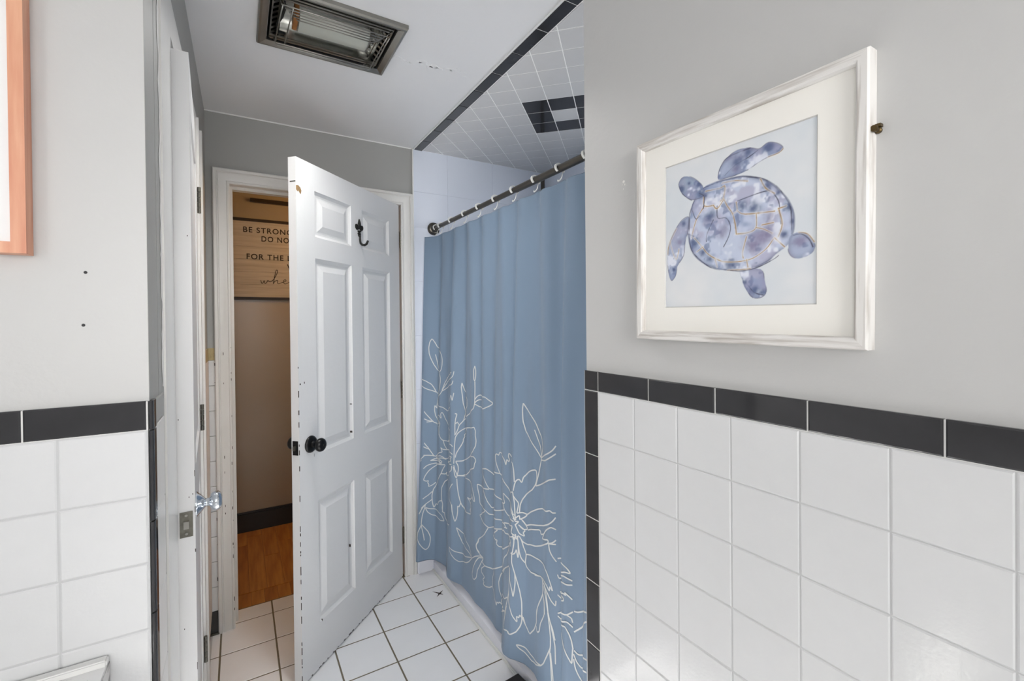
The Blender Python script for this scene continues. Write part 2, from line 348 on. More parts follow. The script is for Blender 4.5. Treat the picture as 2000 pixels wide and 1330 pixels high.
M['marble_edge'] = stretched('grey veined laminate edge', (196, 194, 192), (120, 118, 116), (16, 16, 16), .35, contrast=(.45, .6), bump=0, dist=2)
M['mat_black'] = mat('black mat pile', (22, 22, 24), .6, bump=1, bscale=400, var=.5, vscale=120)

# curtain cloth
def cloth():
    m = mat('blue curtain cloth', (128, 148, 170), .62, spec=.35)
    nt = m.node_tree; b = nt.nodes['Principled BSDF']
    b.inputs['Sheen Weight'].default_value = .15
    tc = nt.nodes.new('ShaderNodeTexCoord')
    n = nt.nodes.new('ShaderNodeTexNoise'); n.inputs['Scale'].default_value = 900; n.inputs['Detail'].default_value = 2
    bp = nt.nodes.new('ShaderNodeBump'); bp.inputs['Strength'].default_value = .15; bp.inputs['Distance'].default_value = .001
    nt.links.new(tc.outputs['Object'], n.inputs['Vector']); nt.links.new(n.outputs['Fac'], bp.inputs['Height']); nt.links.new(bp.outputs['Normal'], b.inputs['Normal'])
    tr = nt.nodes.new('ShaderNodeBsdfTranslucent'); tr.inputs['Color'].default_value = lin(128, 148, 170)
    mx = nt.nodes.new('ShaderNodeMixShader'); mx.inputs[0].default_value = .12; out = nt.nodes['Material Output']
    nt.links.new(b.outputs[0], mx.inputs[1]); nt.links.new(tr.outputs[0], mx.inputs[2]); nt.links.new(mx.outputs[0], out.inputs[0])
    return m
M['cloth'] = cloth()
# picture glass: thin clear sheet, a little of what it faces mirrored
def glassmat():
    m = bpy.data.materials.new('picture glass'); m.use_nodes = True; nt = m.node_tree
    for n in list(nt.nodes): nt.nodes.remove(n)
    o = nt.nodes.new('ShaderNodeOutputMaterial'); t = nt.nodes.new('ShaderNodeBsdfTransparent'); g = nt.nodes.new('ShaderNodeBsdfGlossy')
    g.inputs['Roughness'].default_value = .02; f = nt.nodes.new('ShaderNodeLayerWeight'); f.inputs['Blend'].default_value = .06
    mx = nt.nodes.new('ShaderNodeMixShader')
    nt.links.new(f.outputs[0], mx.inputs[0]); nt.links.new(t.outputs[0], mx.inputs[1]); nt.links.new(g.outputs[0], mx.inputs[2]); nt.links.new(mx.outputs[0], o.inputs[0])
    return m
M['glass'] = glassmat()
def vcol(name, rough=.75):
    m = mat(name, (200, 200, 200), rough); nt = m.node_tree
    a = nt.nodes.new('ShaderNodeAttribute'); a.attribute_name = 'ink'
    nt.links.new(a.outputs['Color'], nt.nodes['Principled BSDF'].inputs['Base Color']); return m
M['art'] = vcol('watercolour print')
def emit(name, rgb, s):
    m = mat(name, rgb, .4); b = m.node_tree.nodes['Principled BSDF']
    b.inputs['Emission Color'].default_value = lin(*rgb); b.inputs['Emission Strength'].default_value = s; return m
M['bulb'] = emit('warm bulb glass', (255, 214, 160), 6)

# ------------------------------------------------------------------ mesh helpers
def link(name, me, material, parent=None, kind=None, mw=None):
    o = bpy.data.objects.new(name, me); COL.objects.link(o)
    if material is not None and len(me.materials) == 0: me.materials.append(material)
    if mw is not None: o.matrix_world = mw
    if parent is not None:
        o.parent = parent; o.matrix_parent_inverse = parent.matrix_world.inverted() if False else Matrix.Identity(4)
    if kind: o['kind'] = kind
    return o
def mesh(verts, faces, smooth=False, name='mesh'):
    me = bpy.data.meshes.new(name); me.from_pydata([tuple(v) for v in verts], [], faces); me.update()
    if smooth:
        me.polygons.foreach_set('use_smooth', [True]*len(me.polygons))
    return me
class MB:
    def __init__(s): s.v = []; s.f = []
    def add(s, v, f):
        b = len(s.v); s.v += [tuple(x) for x in v]; s.f += [tuple(i+b for i in q) for q in f]; return s
    def box(s, x0, x1, y0, y1, z0, z1, ch=0):
        x0, x1 = sorted((x0, x1)); y0, y1 = sorted((y0, y1)); z0, z1 = sorted((z0, z1))
        if ch <= 0:
            v = [(x, y, z) for x in (x0, x1) for y in (y0, y1) for z in (z0, z1)]
            return s.add(v, [(0, 1, 3, 2), (4, 6, 7, 5), (0, 4, 5, 1), (2, 3, 7, 6), (0, 2, 6, 4), (1, 5, 7, 3)])
        bm = bmesh.new(); bmesh.ops.create_cube(bm, size=1)
        for q in bm.verts: q.co = ((x0+x1)/2+q.co.x*(x1-x0), (y0+y1)/2+q.co.y*(y1-y0), (z0+z1)/2+q.co.z*(z1-z0))
        bmesh.ops.bevel(bm, geom=bm.edges[:], offset=ch, segments=2, affect='EDGES')
        bm.verts.index_update()
        s.add([q.co[:] for q in bm.verts], [[q.index for q in f.verts] for f in bm.faces]); bm.free(); return s
    def tube(s, pts, r, n=10, cap=True, closed=False):
        pts = [Vector(p) for p in pts]; b = len(s.v); N = len(pts)
        rr = r if isinstance(r, (list, tuple)) else [r]*N
        prev = None
        for i, p in enumerate(pts):
            if closed: t = pts[(i+1) % N]-pts[i-1]
            else: t = pts[min(i+1, N-1)]-pts[max(i-1, 0)]
            t.normalize()
            if prev is None:
                a = Vector((0, 0, 1)) if abs(t.z) < .9 else Vector((1, 0, 0)); nrm = t.cross(a).normalized()
            else: nrm = (prev-t*prev.dot(t)).normalized()
            prev = nrm; bn = t.cross(nrm)
            for k in range(n):
                a = 2*PI*k/n; s.v.append(tuple(p+nrm*math.cos(a)*rr[i]+bn*math.sin(a)*rr[i]))
        for i in range(N if closed else N-1):
            for k in range(n):
                j = (i+1) % N
                s.f.append((b+i*n+k, b+i*n+(k+1) % n, b+j*n+(k+1) % n, b+j*n+k))
        if cap and not closed:
            s.f.append(tuple(b+k for k in reversed(range(n)))); s.f.append(tuple(b+(N-1)*n+k for k in range(n)))
        return s
    def lathe(s, prof, origin, axis, n=24):
        ax = Vector(axis).normalized(); a = Vector((0, 0, 1)) if abs(ax.z) < .9 else Vector((1, 0, 0))
        e1 = ax.cross(a).normalized(); e2 = ax.cross(e1); o = Vector(origin); b = len(s.v)
        for (r, h) in prof:
            for k in range(n):
                t = 2*PI*k/n; s.v.append(tuple(o+ax*h+e1*math.cos(t)*r+e2*math.sin(t)*r))
        for i in range(len(prof)-1):
            for k in range(n): s.f.append((b+i*n+k, b+i*n+(k+1) % n, b+(i+1)*n+(k+1) % n, b+(i+1)*n+k))
        s.f.append(tuple(b+k for k in reversed(range(n)))); s.f.append(tuple(b+(len(prof)-1)*n+k for k in range(n)))
        return s
    def prism(s, poly, o, eu, ev, ew, t, ch=0):
        """polygon poly (u,v) in the plane o,eu,ev raised t along ew with a chamfer ch"""
        o, eu, ev, ew = map(Vector, (o, eu, ev, ew)); n = len(poly); b = len(s.v)
        ins = inset(poly, ch) if ch else poly
        P = lambda q, h: tuple(o+eu*q[0]+ev*q[1]+ew*h)
        s.v += [P(q, 0) for q in poly]+[P(q, t-ch*.7) for q in poly]
        lay = 2
        if ch: s.v += [P(q, t) for q in ins]; lay = 3
        for L in range(lay-1):
            for k in range(n): s.f.append((b+L*n+k, b+L*n+(k+1) % n, b+(L+1)*n+(k+1) % n, b+(L+1)*n+k))
        s.f.append(tuple(b+(lay-1)*n+k for k in range(n))); s.f.append(tuple(b+k for k in reversed(range(n))))
        return s
    def build(s, name, material, parent=None, kind=None, smooth=False, auto=None):
        me = mesh(s.v, s.f, smooth, name)
        bm = bmesh.new(); bm.from_mesh(me); bmesh.ops.recalc_face_normals(bm, faces=bm.faces[:]); bm.to_mesh(me); bm.free()
        if auto is not None:
            me.polygons.foreach_set('use_smooth', [True]*len(me.polygons)); me.set_sharp_from_angle(angle=math.radians(auto))
        return link(name, me, material, parent, kind)
def area2(poly): return sum(poly[i-1][0]*poly[i][1]-poly[i][0]*poly[i-1][1] for i in range(len(poly)))/2
def inset(poly, d):
    n = len(poly); sgn = 1 if area2(poly) > 0 else -1; out = []
    for i in range(n):
        a = Vector(poly[i-1]); p = Vector(poly[i]); c = Vector(poly[(i+1) % n])
        e1 = (p-a).normalized(); e2 = (c-p).normalized(); n1 = Vector((-e1.y, e1.x))*sgn; n2 = Vector((-e2.y, e2.x))*sgn
        m = n1+n2; L = m.length
        if L < 1e-6: out.append(tuple(p+n1*d)); continue
        m /= L; out.append(tuple(p+m*min(d/max(m.dot(n1), .3), d*3)))
    return out
def clip(poly, x0, x1, y0, y1):
    for ax, val, sg in ((0, x0, 1), (0, x1, -1), (1, y0, 1), (1, y1, -1)):
        out = []
        for i in range(len(poly)):
            a, b = poly[i-1], poly[i]; da, db = sg*(a[ax]-val), sg*(b[ax]-val)
            if (da >= 0) != (db >= 0):
                t = da/(da-db); out.append((a[0]+(b[0]-a[0])*t, a[1]+(b[1]-a[1])*t))
            if db >= 0: out.append(b)
        poly = out
        if not poly: return []
    res = []
    for p in poly:
        if not res or math.dist(p, res[-1]) > .002: res.append(p)
    if len(res) > 1 and math.dist(res[0], res[-1]) < .002: res.pop()
    return res if len(res) > 2 and abs(area2(res)) > 2e-5 else []

def thing(o, label, cat, group=None, kind=None):
    o['label'] = label; o['category'] = cat
    if group: o['group'] = group
    if kind: o['kind'] = kind
    return o
def empty(name, label, cat, loc=(0, 0, 0), group=None):
    o = bpy.data.objects.new(name, None); COL.objects.link(o); o.location = loc; o.empty_display_size = .05
    return thing(o, label, cat, group)
TC = {}
def tile(parent, material, o, eu, ev, ew, a, b, t, ch, gap, name='tile', jitter=.0003):
    """one rectangular tile covering a (along eu) by b (along ev) from corner o; mesh shared by size"""
    a -= gap; b -= gap
    key = (round(a, 4), round(b, 4), t, ch, material.name)
    if key not in TC:
        mb = MB().prism([(-a/2, -b/2), (a/2, -b/2), (a/2, b/2), (-a/2, b/2)], (0, 0, 0), (1, 0, 0), (0, 1, 0), (0, 0, 1), t, ch)
        me = mesh(mb.v, mb.f, name='tile'); me.materials.append(material); TC[key] = me
    o, eu, ev, ew = map(Vector, (o, eu, ev, ew)); c = o+eu*((a+gap)/2)+ev*((b+gap)/2)+ew*random.uniform(-jitter, jitter)
    ob = bpy.data.objects.new(name, TC[key]); COL.objects.link(ob)
    rx, ry = random.gauss(0, .0012), random.gauss(0, .0012)
    ew2 = (ew+eu*rx+ev*ry).normalized()
    ob.matrix_world = Matrix(((eu.x, ev.x, ew2.x, c.x), (eu.y, ev.y, ew2.y, c.y), (eu.z, ev.z, ew2.z, c.z), (0, 0, 0, 1)))
    ob.parent = parent; return ob

# ------------------------------------------------------------------ the room
ZC = 2.355; YF = 2.455; XR = .735; YL = .965; XA = 1.715; YE = .872; YB = -2.7; XW = -1.75
def RX(y): return -.1285+.00604*(y-YL)
S3 = lambda o, l, c: thing(o, l, c, kind='structure')

# floor: slab with grout surface, then 8 inch tiles
floor = MB().box(XW, .93, YB, 2.60, -.08, .0022).build('floor', M['floor_grout'])
S3(floor, 'white square ceramic floor tiles with dark brownish grout lines', 'floor')
fx = [.7555+.2095*k for k in range(-13, 1)]; fy = [2.272-.2108*k for k in range(-2, 24)]
for i in range(len(fx)):
    for j in range(len(fy)):
        x0 = fx[i]; y1 = fy[j]; x1 = x0+.2095; y0 = y1-.2108
        if x1 < XW or y1 < YB: continue
        if y1 < .9 and x0 < -.9: pass
        cx0, cx1, cy0, cy1 = max(x0, XW), min(x1, .922), max(y0, YB), min(y1, 2.595)
        if x0 > XR-.01 and y1 < YE: continue
        if cy0 > YF-.02 and (x0 < -.1): cx0 = max(cx0, -.022)
        if x1 < -.13 and y0 > YL-.02: continue
        if cx0 < -.128 and cy1 > YL: 
            if cy1-YL > .1 and y0 < YL: pass
            if y0 >= YL-.15: cx0 = max(cx0, -.13)
        if cy1 > YF and cx1 > .765: cy1 = YF-.01; 
        if cx0 > .76 and cy0 < YE: cy0 = max(cy0, YE)
        if cx1-cx0 < .012 or cy1-cy0 < .012: continue
        tile(floor, M['floor_tile'], (cx0, cy0, -.0035), (1, 0, 0), (0, 1, 0), (0, 0, 1), cx1-cx0, cy1-cy0, .0075, .0012, .0068, 'floor_tile', .0002)
# dark star shaped chip in one floor tile
mb = MB(); c = Vector((.868, 2.20, .0043)); sp = [(.030, .6), (.006, 1.3), (.042, 2.2), (.005, 3.0), (.030, 3.9), (.006, 4.6), (.022, 5.3), (.006, 5.9)]
mb.prism([(r*math.cos(a), r*math.sin(a)) for r, a in sp], c, (1, 0, 0), (0, 1, 0), (0, 0, 1), .0008)
o = mb.build('floor_chip', M['chip'], floor); o['label'] = 'small dark star-shaped chip in a floor tile'

# right wall (drywall over a tiled dado)
wr = MB().box(XR, .835, YB, YE, 0, ZC).build('wall_right', M['paint'])
S3(wr, 'light grey painted wall above white tile dado with black glazed trim, holding the turtle picture', 'wall')
MB().box(XR-.0078, XR+.001, YB, .8205, 0, 1.2290).build('grout_bed', M['grout_t'], wr)
MB().box(XR-.0078, XR+.001, YB, YE-.0005, 1.2290, 1.2755).box(XR-.0078, XR+.001, .8205, YE-.0005, 0, 1.2290).build('trim_grout', M['grout'], wr)
EX, EY, EZ = (1, 0, 0), (0, 1, 0), (0, 0, 1); NX, NY, NZ = (-1, 0, 0), (0, -1, 0), (0, 0, -1)
fx0 = XR-.0035
def bull(parent, o, eu, ev, ew, a, b, t=.006, gap=.0022, name='trim_tile'):
    return tile(parent, M['black_tile'], o, eu, ev, ew, a, b, t, .0022, gap, name)
# horizontal black trim: corner piece, then 6 inch pieces
bull(wr, (fx0, .8223, 1.2293), EY, EZ, NX, .0487, .048)
for k in range(14): bull(wr, (fx0, .8223-.1545*(k+1), 1.2293), EY, EZ, NX, .1545, .048)
for k in range(8): 
    z1 = 1.2293-.1542*k; z0 = max(z1-.1542, .001)
    bull(wr, (fx0, .8223, z0), EY, EZ, NX, .0487, z1-z0)
for i in range(17):
    for j in range(12):
        z1 = 1.2293-.1101*j; z0 = max(z1-.1101, 0)
        y1 = .8205-.1125*i+ (0 if i else 0)
        if z1 < .02: continue
        if y1-.1125 < YB: continue
        tile(wr, M['white_tile'], (fx0, y1-.1125, z0), EY, EZ, NX, .1125, z1-z0, .0055, .0020, .0014, 'tile')
# wall end behind curtain: return to the tub
we = MB().box(.836, XA+.1, YE-.1, YE, 0, ZC).build('wall_tub_end', M['paint']); S3(we, 'short wall closing the near end of the bathtub alcove', 'wall')
# chipped plaster spots left of the picture, screw hole
mb = MB()
for y, z, r in ((.7412, 1.704, .0035), (.738, 1.697, .002), (.745, 1.698, .0015), (.742, 1.688, .0013)):
    mb.lathe([(r, 0), (r*.7, .0006)], (XR, y, z), NX, 7)
mb.build('plaster_chips', M['plaster'], wr, 'stuff')

# left wall with painted upper part and tile dado
wl = MB().box(XW, -.1292, YL, YL+.1, 0, ZC).build('wall_left', M['paint'])
S3(wl, 'light grey painted wall with two small holes above white tiles and black trim, facing the camera at left', 'wall')
kz = 1.0376
zt, zb = 1.2742, 1.2246
MB().box(XW, -.1300, YL-.0078, YL+.001, 0, zb-.0002).build('grout_bed', M['grout_t'], wl)
MB().box(XW, -.1300, YL-.0078, YL+.001, zb-.0002, zt-.0018).build('trim_grout', M['grout'], wl)
xs = -.1312
xx = xs
for k, wd in enumerate([.1465]+[.152]*9):
    bull(wl, (xx-wd, YL-.0035, zb), EX, EZ, NY, wd, zt-zb); xx -= wd
for i in range(14):
    for j in range(12):
        z1 = zb-.1096*j; z0 = max(z1-.1096, 0)
        if z1 < .02: continue
        x1 = -.1315-.1085*i
        tile(wl, M['white_tile'], (x1-.1085, YL-.0035, z0), EX, EZ, NY, .1085, z1-z0, .0055, .0022, .0018, 'tile')
for x, z in ((-.2058, 1.4824), (-.2093, 1.3992)):
    o = MB().lathe([(.0026, -.0005), (.0022, .0006), (.0008, .0009)], (x, YL, z), NY, 10).build('screw_hole', M['hole'], wl)

# return wall with the closet door: slightly out of square
def retbox(mb, y0, y1, z0, z1, xo, xi=-.06):
    """box on the return wall between y0..y1, from xi behind to xo in front of the wall surface"""
    v = [(RX(y)+d, y, z) for d in (xi, xo) for y in (y0, y1) for z in (z0, z1)]
    return mb.add(v, [(0, 1, 3, 2), (4, 6, 7, 5), (0, 4, 5, 1), (2, 3, 7, 6), (0, 2, 6, 4), (1, 5, 7, 3)])
Y0c, Y1c, Y2c, Y3c = 1.128, 1.274, 1.915, 2.03      # casing outer, opening, opening, casing outer
mb = MB(); retbox(mb, YL+.1002, Y1c-.002, 0, ZC, 0); retbox(mb, Y1c-.002, Y2c+.002, 2.05, ZC, 0); retbox(mb, Y2c+.002, YF+.12, 0, ZC, 0)
# plaster between left wall and casing
wc = mb.build('wall_closet', M['paint_shaded']); S3(wc, 'grey painted wall running back beside the closet door, paint ragged along the white casing', 'wall')
mb = MB(); retbox(mb, YL+.0005, YL+.1001, 0, ZC, 0, -.0)
mb = MB(); v = [(-.1291, YL, 0), (RX(YL)+.0002, YL, 0)]
mb.box(-.1292, -.1285, YL+.0002, YL+.1002, 0, ZC); mb.build('corner_plaster', M['paint_shaded'], wc)
# trim tiles turning the corner on the return
for j in range(9):
    z1 = zt if j == 0 else zb-.152*(j-1); z0 = zb if j == 0 else max(z1-.152, 0)
    if z1 < .02: continue
    MB().prism([(-.1286, YL+.019), (-.1290, YL-.0065), (-.1280, YL-.0085), (-.1258, YL-.0085), (-.1238, YL-.0068), (-.1226, YL-.0040), (-.1222, YL), (-.1222, YL+.019)], (0, 0, z0+.0012), EX, EY, EZ, z1-z0-.0024, .0006).build('trim_tile', M['black_tile'], wc, auto=50)
for j in range(9):
    z1 = 1.269 if j == 0 else 1.2246-.1525*(j-1); z0 = 1.2246 if j == 0 else max(z1-.1525, 0)
    if z1 < .02: continue
    tile(wc, M['trim'] if j else M['paint_shaded'], (-.1285, YL+.018, z0), EY, EZ, EX, .118, z1-z0, .004, .0015, .002, 'tile')
# ragged paint edge: strip of white overlapping the grey
mb = MB(); random.seed(7); z = 1.28; a = []
while z < ZC: a.append((Y0c-.016+random.uniform(-.012, .006), z)); z += random.uniform(.006, .03)
poly = [(Y0c+.004, 1.275), (Y0c+.004, ZC-.001)]+[(p[0], p[1]) for p in reversed(a)]
n = len(poly); vs = [(RX(p[0])+.0006, p[0], p[1]) for p in poly]
me = mesh(vs, [tuple(range(n))]); link('ragged_paint_edge', me, M['trim'], wc, 'stuff')

# closet casing (flat boards)
mb = MB(); retbox(mb, Y0c, Y1c, 0, 2.05, .004, -.05); retbox(mb, Y0c, Y3c+.09, 2.045, 2.135, .004, -.02)
cc = mb.build('trim_1', M['trim']); S3(cc, 'white painted casing around the closet door beside the left wall', 'door casing')
mb = MB(); retbox(mb, Y2c, Y3c+.09, 0, 2.045, .004, -.05); retbox(mb, Y2c+.02, Y2c+.045, 0, 2.12, .012, 0); retbox(mb, Y3c+.06, Y3c+.09, 0, 2.13, .012, 0)
mb.build('casing_side', M['trim'], cc)
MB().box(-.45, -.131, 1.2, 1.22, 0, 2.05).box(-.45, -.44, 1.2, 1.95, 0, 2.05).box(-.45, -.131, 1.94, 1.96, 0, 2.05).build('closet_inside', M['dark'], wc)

# narrow tiled strip between closet casing and far corner
yy0 = Y3c+.092
z1 = 1.2336
j = 0
while z1 > .105:
    z0 = max(z1-.1133, .105)
    xo = RX(2.3)
    tile(wc, M['oldtile'], (xo-.001, yy0, z0), EY, EZ, EX, .16, z1-z0, .006, .0015, .0024, 'tile')
    tile(wc, M['oldtile'], (xo-.001, yy0+.16, z0), EY, EZ, EX, YF-.008-yy0-.16, z1-z0, .006, .0015, .0024, 'tile')
    z1 = z0
tile(wc, M['black_tile'], (RX(2.3)-.001, yy0, .002), EY, EZ, EX, YF-.008-yy0, .103, .007, .002, .002, 'base_tile')
mb = MB(); retbox(mb, 2.13, YF-.001, 1.2345, 1.288, .003, 0); mb.build('old_adhesive', M['glue'], wc, 'stuff')

# far wall
OX0, OX1, OZ = -.024, .768, 2.035
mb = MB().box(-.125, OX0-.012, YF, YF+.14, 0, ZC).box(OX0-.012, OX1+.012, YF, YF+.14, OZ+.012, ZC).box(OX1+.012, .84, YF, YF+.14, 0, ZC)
wf = mb.build('wall_far', M['paint_shaded']); S3(wf, 'grey wall with shade put into its paint colour, around the open door at the far end of the room', 'wall')
z1 = 1.2336
while z1 > .105:
    z0 = max(z1-.1133, .105)
    tile(wf, M['white_tile'], (-.1185, YF, z0), EX, EZ, NY, .030, z1-z0, .007, .0015, .0022, 'tile'); z1 = z0
tile(wf, M['black_tile'], (-.1185, YF, .002), EX, EZ, NY, .030, .103, .009, .002, .002, 'base_tile')
MB().box(-.119, -.0895, YF-.004, YF, 1.2345, 1.289).build('old_adhesive', M['glue'], wf, 'stuff')
MB().box(-.118, -.085, YF-.02, YF-.0005, 0.0045, .012).build('caulk_blob', M['agedsteel'], wf)

# door casing with moulded profile: swept U around the opening
prof = [(0, 0), (0, .010), (.004, .0135), (.010, .0135), (.013, .010), (.024, .0115), (.036, .0165), (.044, .0165), (.046, .013), (.049, .013), (.052, .021), (.062, .021), (.066, .017), (.066, 0)]
def casing(name, x0, x1, zt_, parent=None, y=YF, m=M['trim']):
    mb = MB(); path = [(x0, .004, -1, 0), (x0, zt_, -1, 1), (x1, zt_, 1, 1), (x1, .004, 1, 0)]; n = len(prof); b = 0
    for (x, z, sx, sz) in path:
        for (d, h) in prof: mb.v.append((x+sx*d, y-h, z+(d if sz else 0)))
    for i in range(3):
        for k in range(n-1): mb.f.append((i*n+k, i*n+k+1, (i+1)*n+k+1, (i+1)*n+k))
    mb.f.append(tuple(range(n))); mb.f.append(tuple(range(3*n, 4*n)))
    return mb.build(name, m, parent, auto=40)
c2 = casing('trim_2', -.0265, .766, 2.034); S3(c2, 'white moulded door casing around the far doorway with paint chips', 'door casing')
# jambs and stops
mb = MB().box(OX0-.011, OX0-.004, YF-.003, YF+.14, 0, OZ+.011).box(OX1+.0, OX1+.011, YF-.003, YF+.14, 0, OZ+.011).box(OX0-.004, OX1, YF-.003, YF+.14, OZ+.002, OZ+.011)
mb.build('jamb', M['trim'], c2)
MB().box(OX0-.004, OX0+.008, YF+.045, YF+.08, 0, OZ-.012).box(OX0-.004, OX1, YF+.045, YF+.08, OZ-.012, OZ+.002).box(OX1-.012, OX1, YF+.045, YF+.08, 0, OZ-.012).build('door_stop', M['trim'], c2)
mb = MB(); random.seed(3)
for k in range(26):
    z = random.uniform(.04, 1.3); x = random.choice([-.030, -.032, -.0925, -.06]); r = random.uniform(.0008, .0022)
    mb.box(x-r*.6, x+r*.6, YF-.0215, YF-.009, z, z+r*random.uniform(2, 7))
mb.build('paint_chips', M['chip'], c2, 'stuff')

# ceiling with a hole for the heater, alcove ceiling beside it
HX0, HX1, HY0, HY1 = .092, .455, 1.468, 1.727
CX1 = .845
mb = MB()
for (a, b, c_, d) in ((XW, HX0, YB, YF), (HX1, CX1, YB, YF), (HX0, HX1, YB, HY0), (HX0, HX1, HY1, YF)): mb.box(a, b, c_, d, ZC, ZC+.14)
mb.box(HX0, HX1, HY0, HY1, ZC+.13, ZC+.14)
ce = mb.build('ceiling', M['ceil']); S3(ce, 'off white painted plaster ceiling with a wavy peeling seam near the heater', 'ceiling')
mb = MB(); random.seed(5)
for k in range(14):
    x = .50+k*.021+random.uniform(-.01, .01); y = 1.62+.012*math.sin(k)+random.uniform(-.02, .02); r = random.uniform(.006, .016)
    pl = [(r*random.uniform(.6, 1.5)*math.cos(a*PI/4), r*random.uniform(.5, 1)*math.sin(a*PI/4)) for a in range(8)]
    mb.prism(pl, (x, y, ZC), EX, EY, NZ, .0008, .0006)
mb.build('peeling_paint', M['ceil'], ce, 'stuff')
MB().box(-.12, .838, YF-.004, YF-.0002, ZC-.005, ZC-.0002).build('ceiling_caulk', M['caulk'], ce)
ca = MB().box(CX1+.0005, XA+.1, YE-.1, YF+.1, ZC-.0028, ZC+.14).build('ceiling_alcove', M['grout_c']); S3(ca, 'tiled ceiling over the tub, white tiles laid diagonally with a black square ring', 'ceiling')
k = 0; y1 = 1.241-.1525*3
while y1 < YF-.01:
    y2 = min(y1+.1525, YF)
    if y2 > YE: tile(ca, M['black_tile'], (CX1+.001, max(y1, YE-.09), ZC+.001), EX, EY, NZ, .048, y2-max(y1, YE-.09), .006, .0018, .0026, 'trim_tile')
    y1 = y2
tile(ca, M['black_tile'], (CX1+.001, 0+YE-.09, ZC+.001), EX, EY, NZ, .048, .09, .006, .0018, .0026, 'trim_tile')
MB().box(CX1-.006, CX1+.0005, YE-.1, YF-.002, ZC-.004, ZC-.0002).build('caulk_line', M['caulk'], ca)
O = Vector((1.0744, 1.6975)); d1 = Vector((.7071, .7071)); d2 = Vector((.7071, -.7071)); p = .1140; g = .0026
for i in range(-12, 14):
    for j in range(-12, 14):
        poly = [O+d1*(p*(i+a))+d2*(p*(j+b)) for a, b in ((0, 0), (1, 0), (1, 1), (0, 1))]
        cc_ = sum(poly, Vector((0, 0)))/4
        poly = [tuple(q+(cc_-q).normalized()*g*1.0) for q in poly]
        pl = clip(poly, CX1+.0515, XA-.001, YE+.001, YF-.009)
        if not pl: continue
        blk = (0 <= i <= 2 and 0 <= j <= 2 and not (i == 1 and j == 1))
        MB().prism(pl, (0, 0, ZC+.001), EX, EY, NZ, .005, .0012).build('tile', M['black_tile'] if blk else M['ceil_tile'], ca)

# tub surround: panels with shallow joints
def panelwall(name, label, o, eu, a, nrm, zlist=(0, .42, .72, 1.02, 1.32, 1.62, 1.92, 2.12, ZC), step=.2925, off=.204):
    o = Vector(o); eu = Vector(eu); nrm = Vector(nrm)
    p2 = o+eu*a; p3 = o-nrm*.1; p4 = p2-nrm*.1
    mb = MB(); vs = [o, p2, p4, p3]; mb.add([(*q[:2], 0) for q in vs]+[(*q[:2], ZC) for q in vs], [(0, 1, 5, 4), (1, 2, 6, 5), (2, 3, 7, 6), (3, 0, 4, 7), (0, 3, 2, 1), (4, 5, 6, 7)])
    wo = mb.build(name, M['surround']); S3(wo, label, 'wall')
    ed = [0]; x = off
    while x < a-.02: ed.append(x); x += step
    ed.append(a)
    for i in range(len(ed)-1):
        for j in range(len(zlist)-1):
            tile(wo, M['surround'], tuple(o+eu*ed[i]+Vector((0, 0, zlist[j]))), tuple(eu), EZ, tuple(nrm), ed[i+1]-ed[i], zlist[j+1]-zlist[j], .003, .0012, .0008, 'surround_panel', 0)
panelwall('wall_alcove_far', 'bluish white tub surround panels on the far end wall above the curtain rod flange', (.8405, YF-.001, 0), EX, XA-.8405, NY)
panelwall('wall_alcove_back', 'bluish white surround panels on the long wall behind the tub', (XA, YE, 0), EY, YF-YE, (-1, 0, 0))
MB().box(.8335, .8395, YF-.010, YF-.001, 0, ZC).build('edge_bead', M['caulk'], bpy.data.objects['wall_alcove_far'])
mb = MB().box(.834, .926, YF-.03, YF-.0105, .004, .10, .004)
b1 = mb.build('baseboard_far', M['tub']); S3(b1, 'short white baseboard between the door casing and the tub', 'baseboard')

# window frame added to go with the tub fill, unseen behind the curtain
mb = MB()
for (a, b, c_, d) in ((1.08, 1.13, 1.10, 2.0), (1.71, 1.76, 1.10, 2.0), (1.13, 1.71, 1.10, 1.15), (1.13, 1.71, 1.95, 2.0), (1.13, 1.71, 1.53, 1.57)): mb.box(XA-.022, XA-.0035, a, b, c_, d)
w2 = mb.build('added_window', M['trim']); S3(w2, 'added white window frame over the tub, unseen behind the curtain', 'window')
MB().box(XA-.008, XA-.0035, 1.13, 1.71, 1.15, 1.95).build('pane', M['frost'], w2)

# hallway shell beyond the door
YH = 3.55
hf = MB().box(-.9, 1.7, 2.6, YH, -.08, -.004).build('floor_hall', M['frame_dark']); S3(hf, 'orange oak strip floor of the hallway seen through the doorway', 'floor')
random.seed(11); x = -.88
while x < 1.68:
    wd = .083; y = 2.735
    while y < YH:
        L = random.uniform(.35, .75); y2 = min(y+L, YH)
        tile(hf, random.choice([M['oak'], M['oak2'], M['oak']]), (x, y, -.004), EX, EY, EZ, wd, y2-y, .005, .0006, .0009, 'plank', .0001); y = y2
    x += wd
x = -.02
while x < .76:
    tile(hf, random.choice([M['oak'], M['oak2']]), (x, 2.602, -.004), EX, EY, EZ, .06, .131, .005, .0006, .001, 'plank', .0001); x += .06
wh = MB().box(-.9, 1.7, YH, YH+.1, 0, 2.5).build('wall_hall', M['shade']); S3(wh, 'taupe hallway wall behind the wooden sign, lit warm from above', 'wall')
S3(MB().box(-1.0, -.9, 2.6, YH+.1, 0, 2.5).build('wall_hall_left', M['shade']), 'left end wall of the hallway out of sight', 'wall')
S3(MB().box(1.7, 1.8, 2.6, YH+.1, 0, 2.5).build('wall_hall_right', M['shade']), 'right end wall of the hallway out of sight', 'wall')
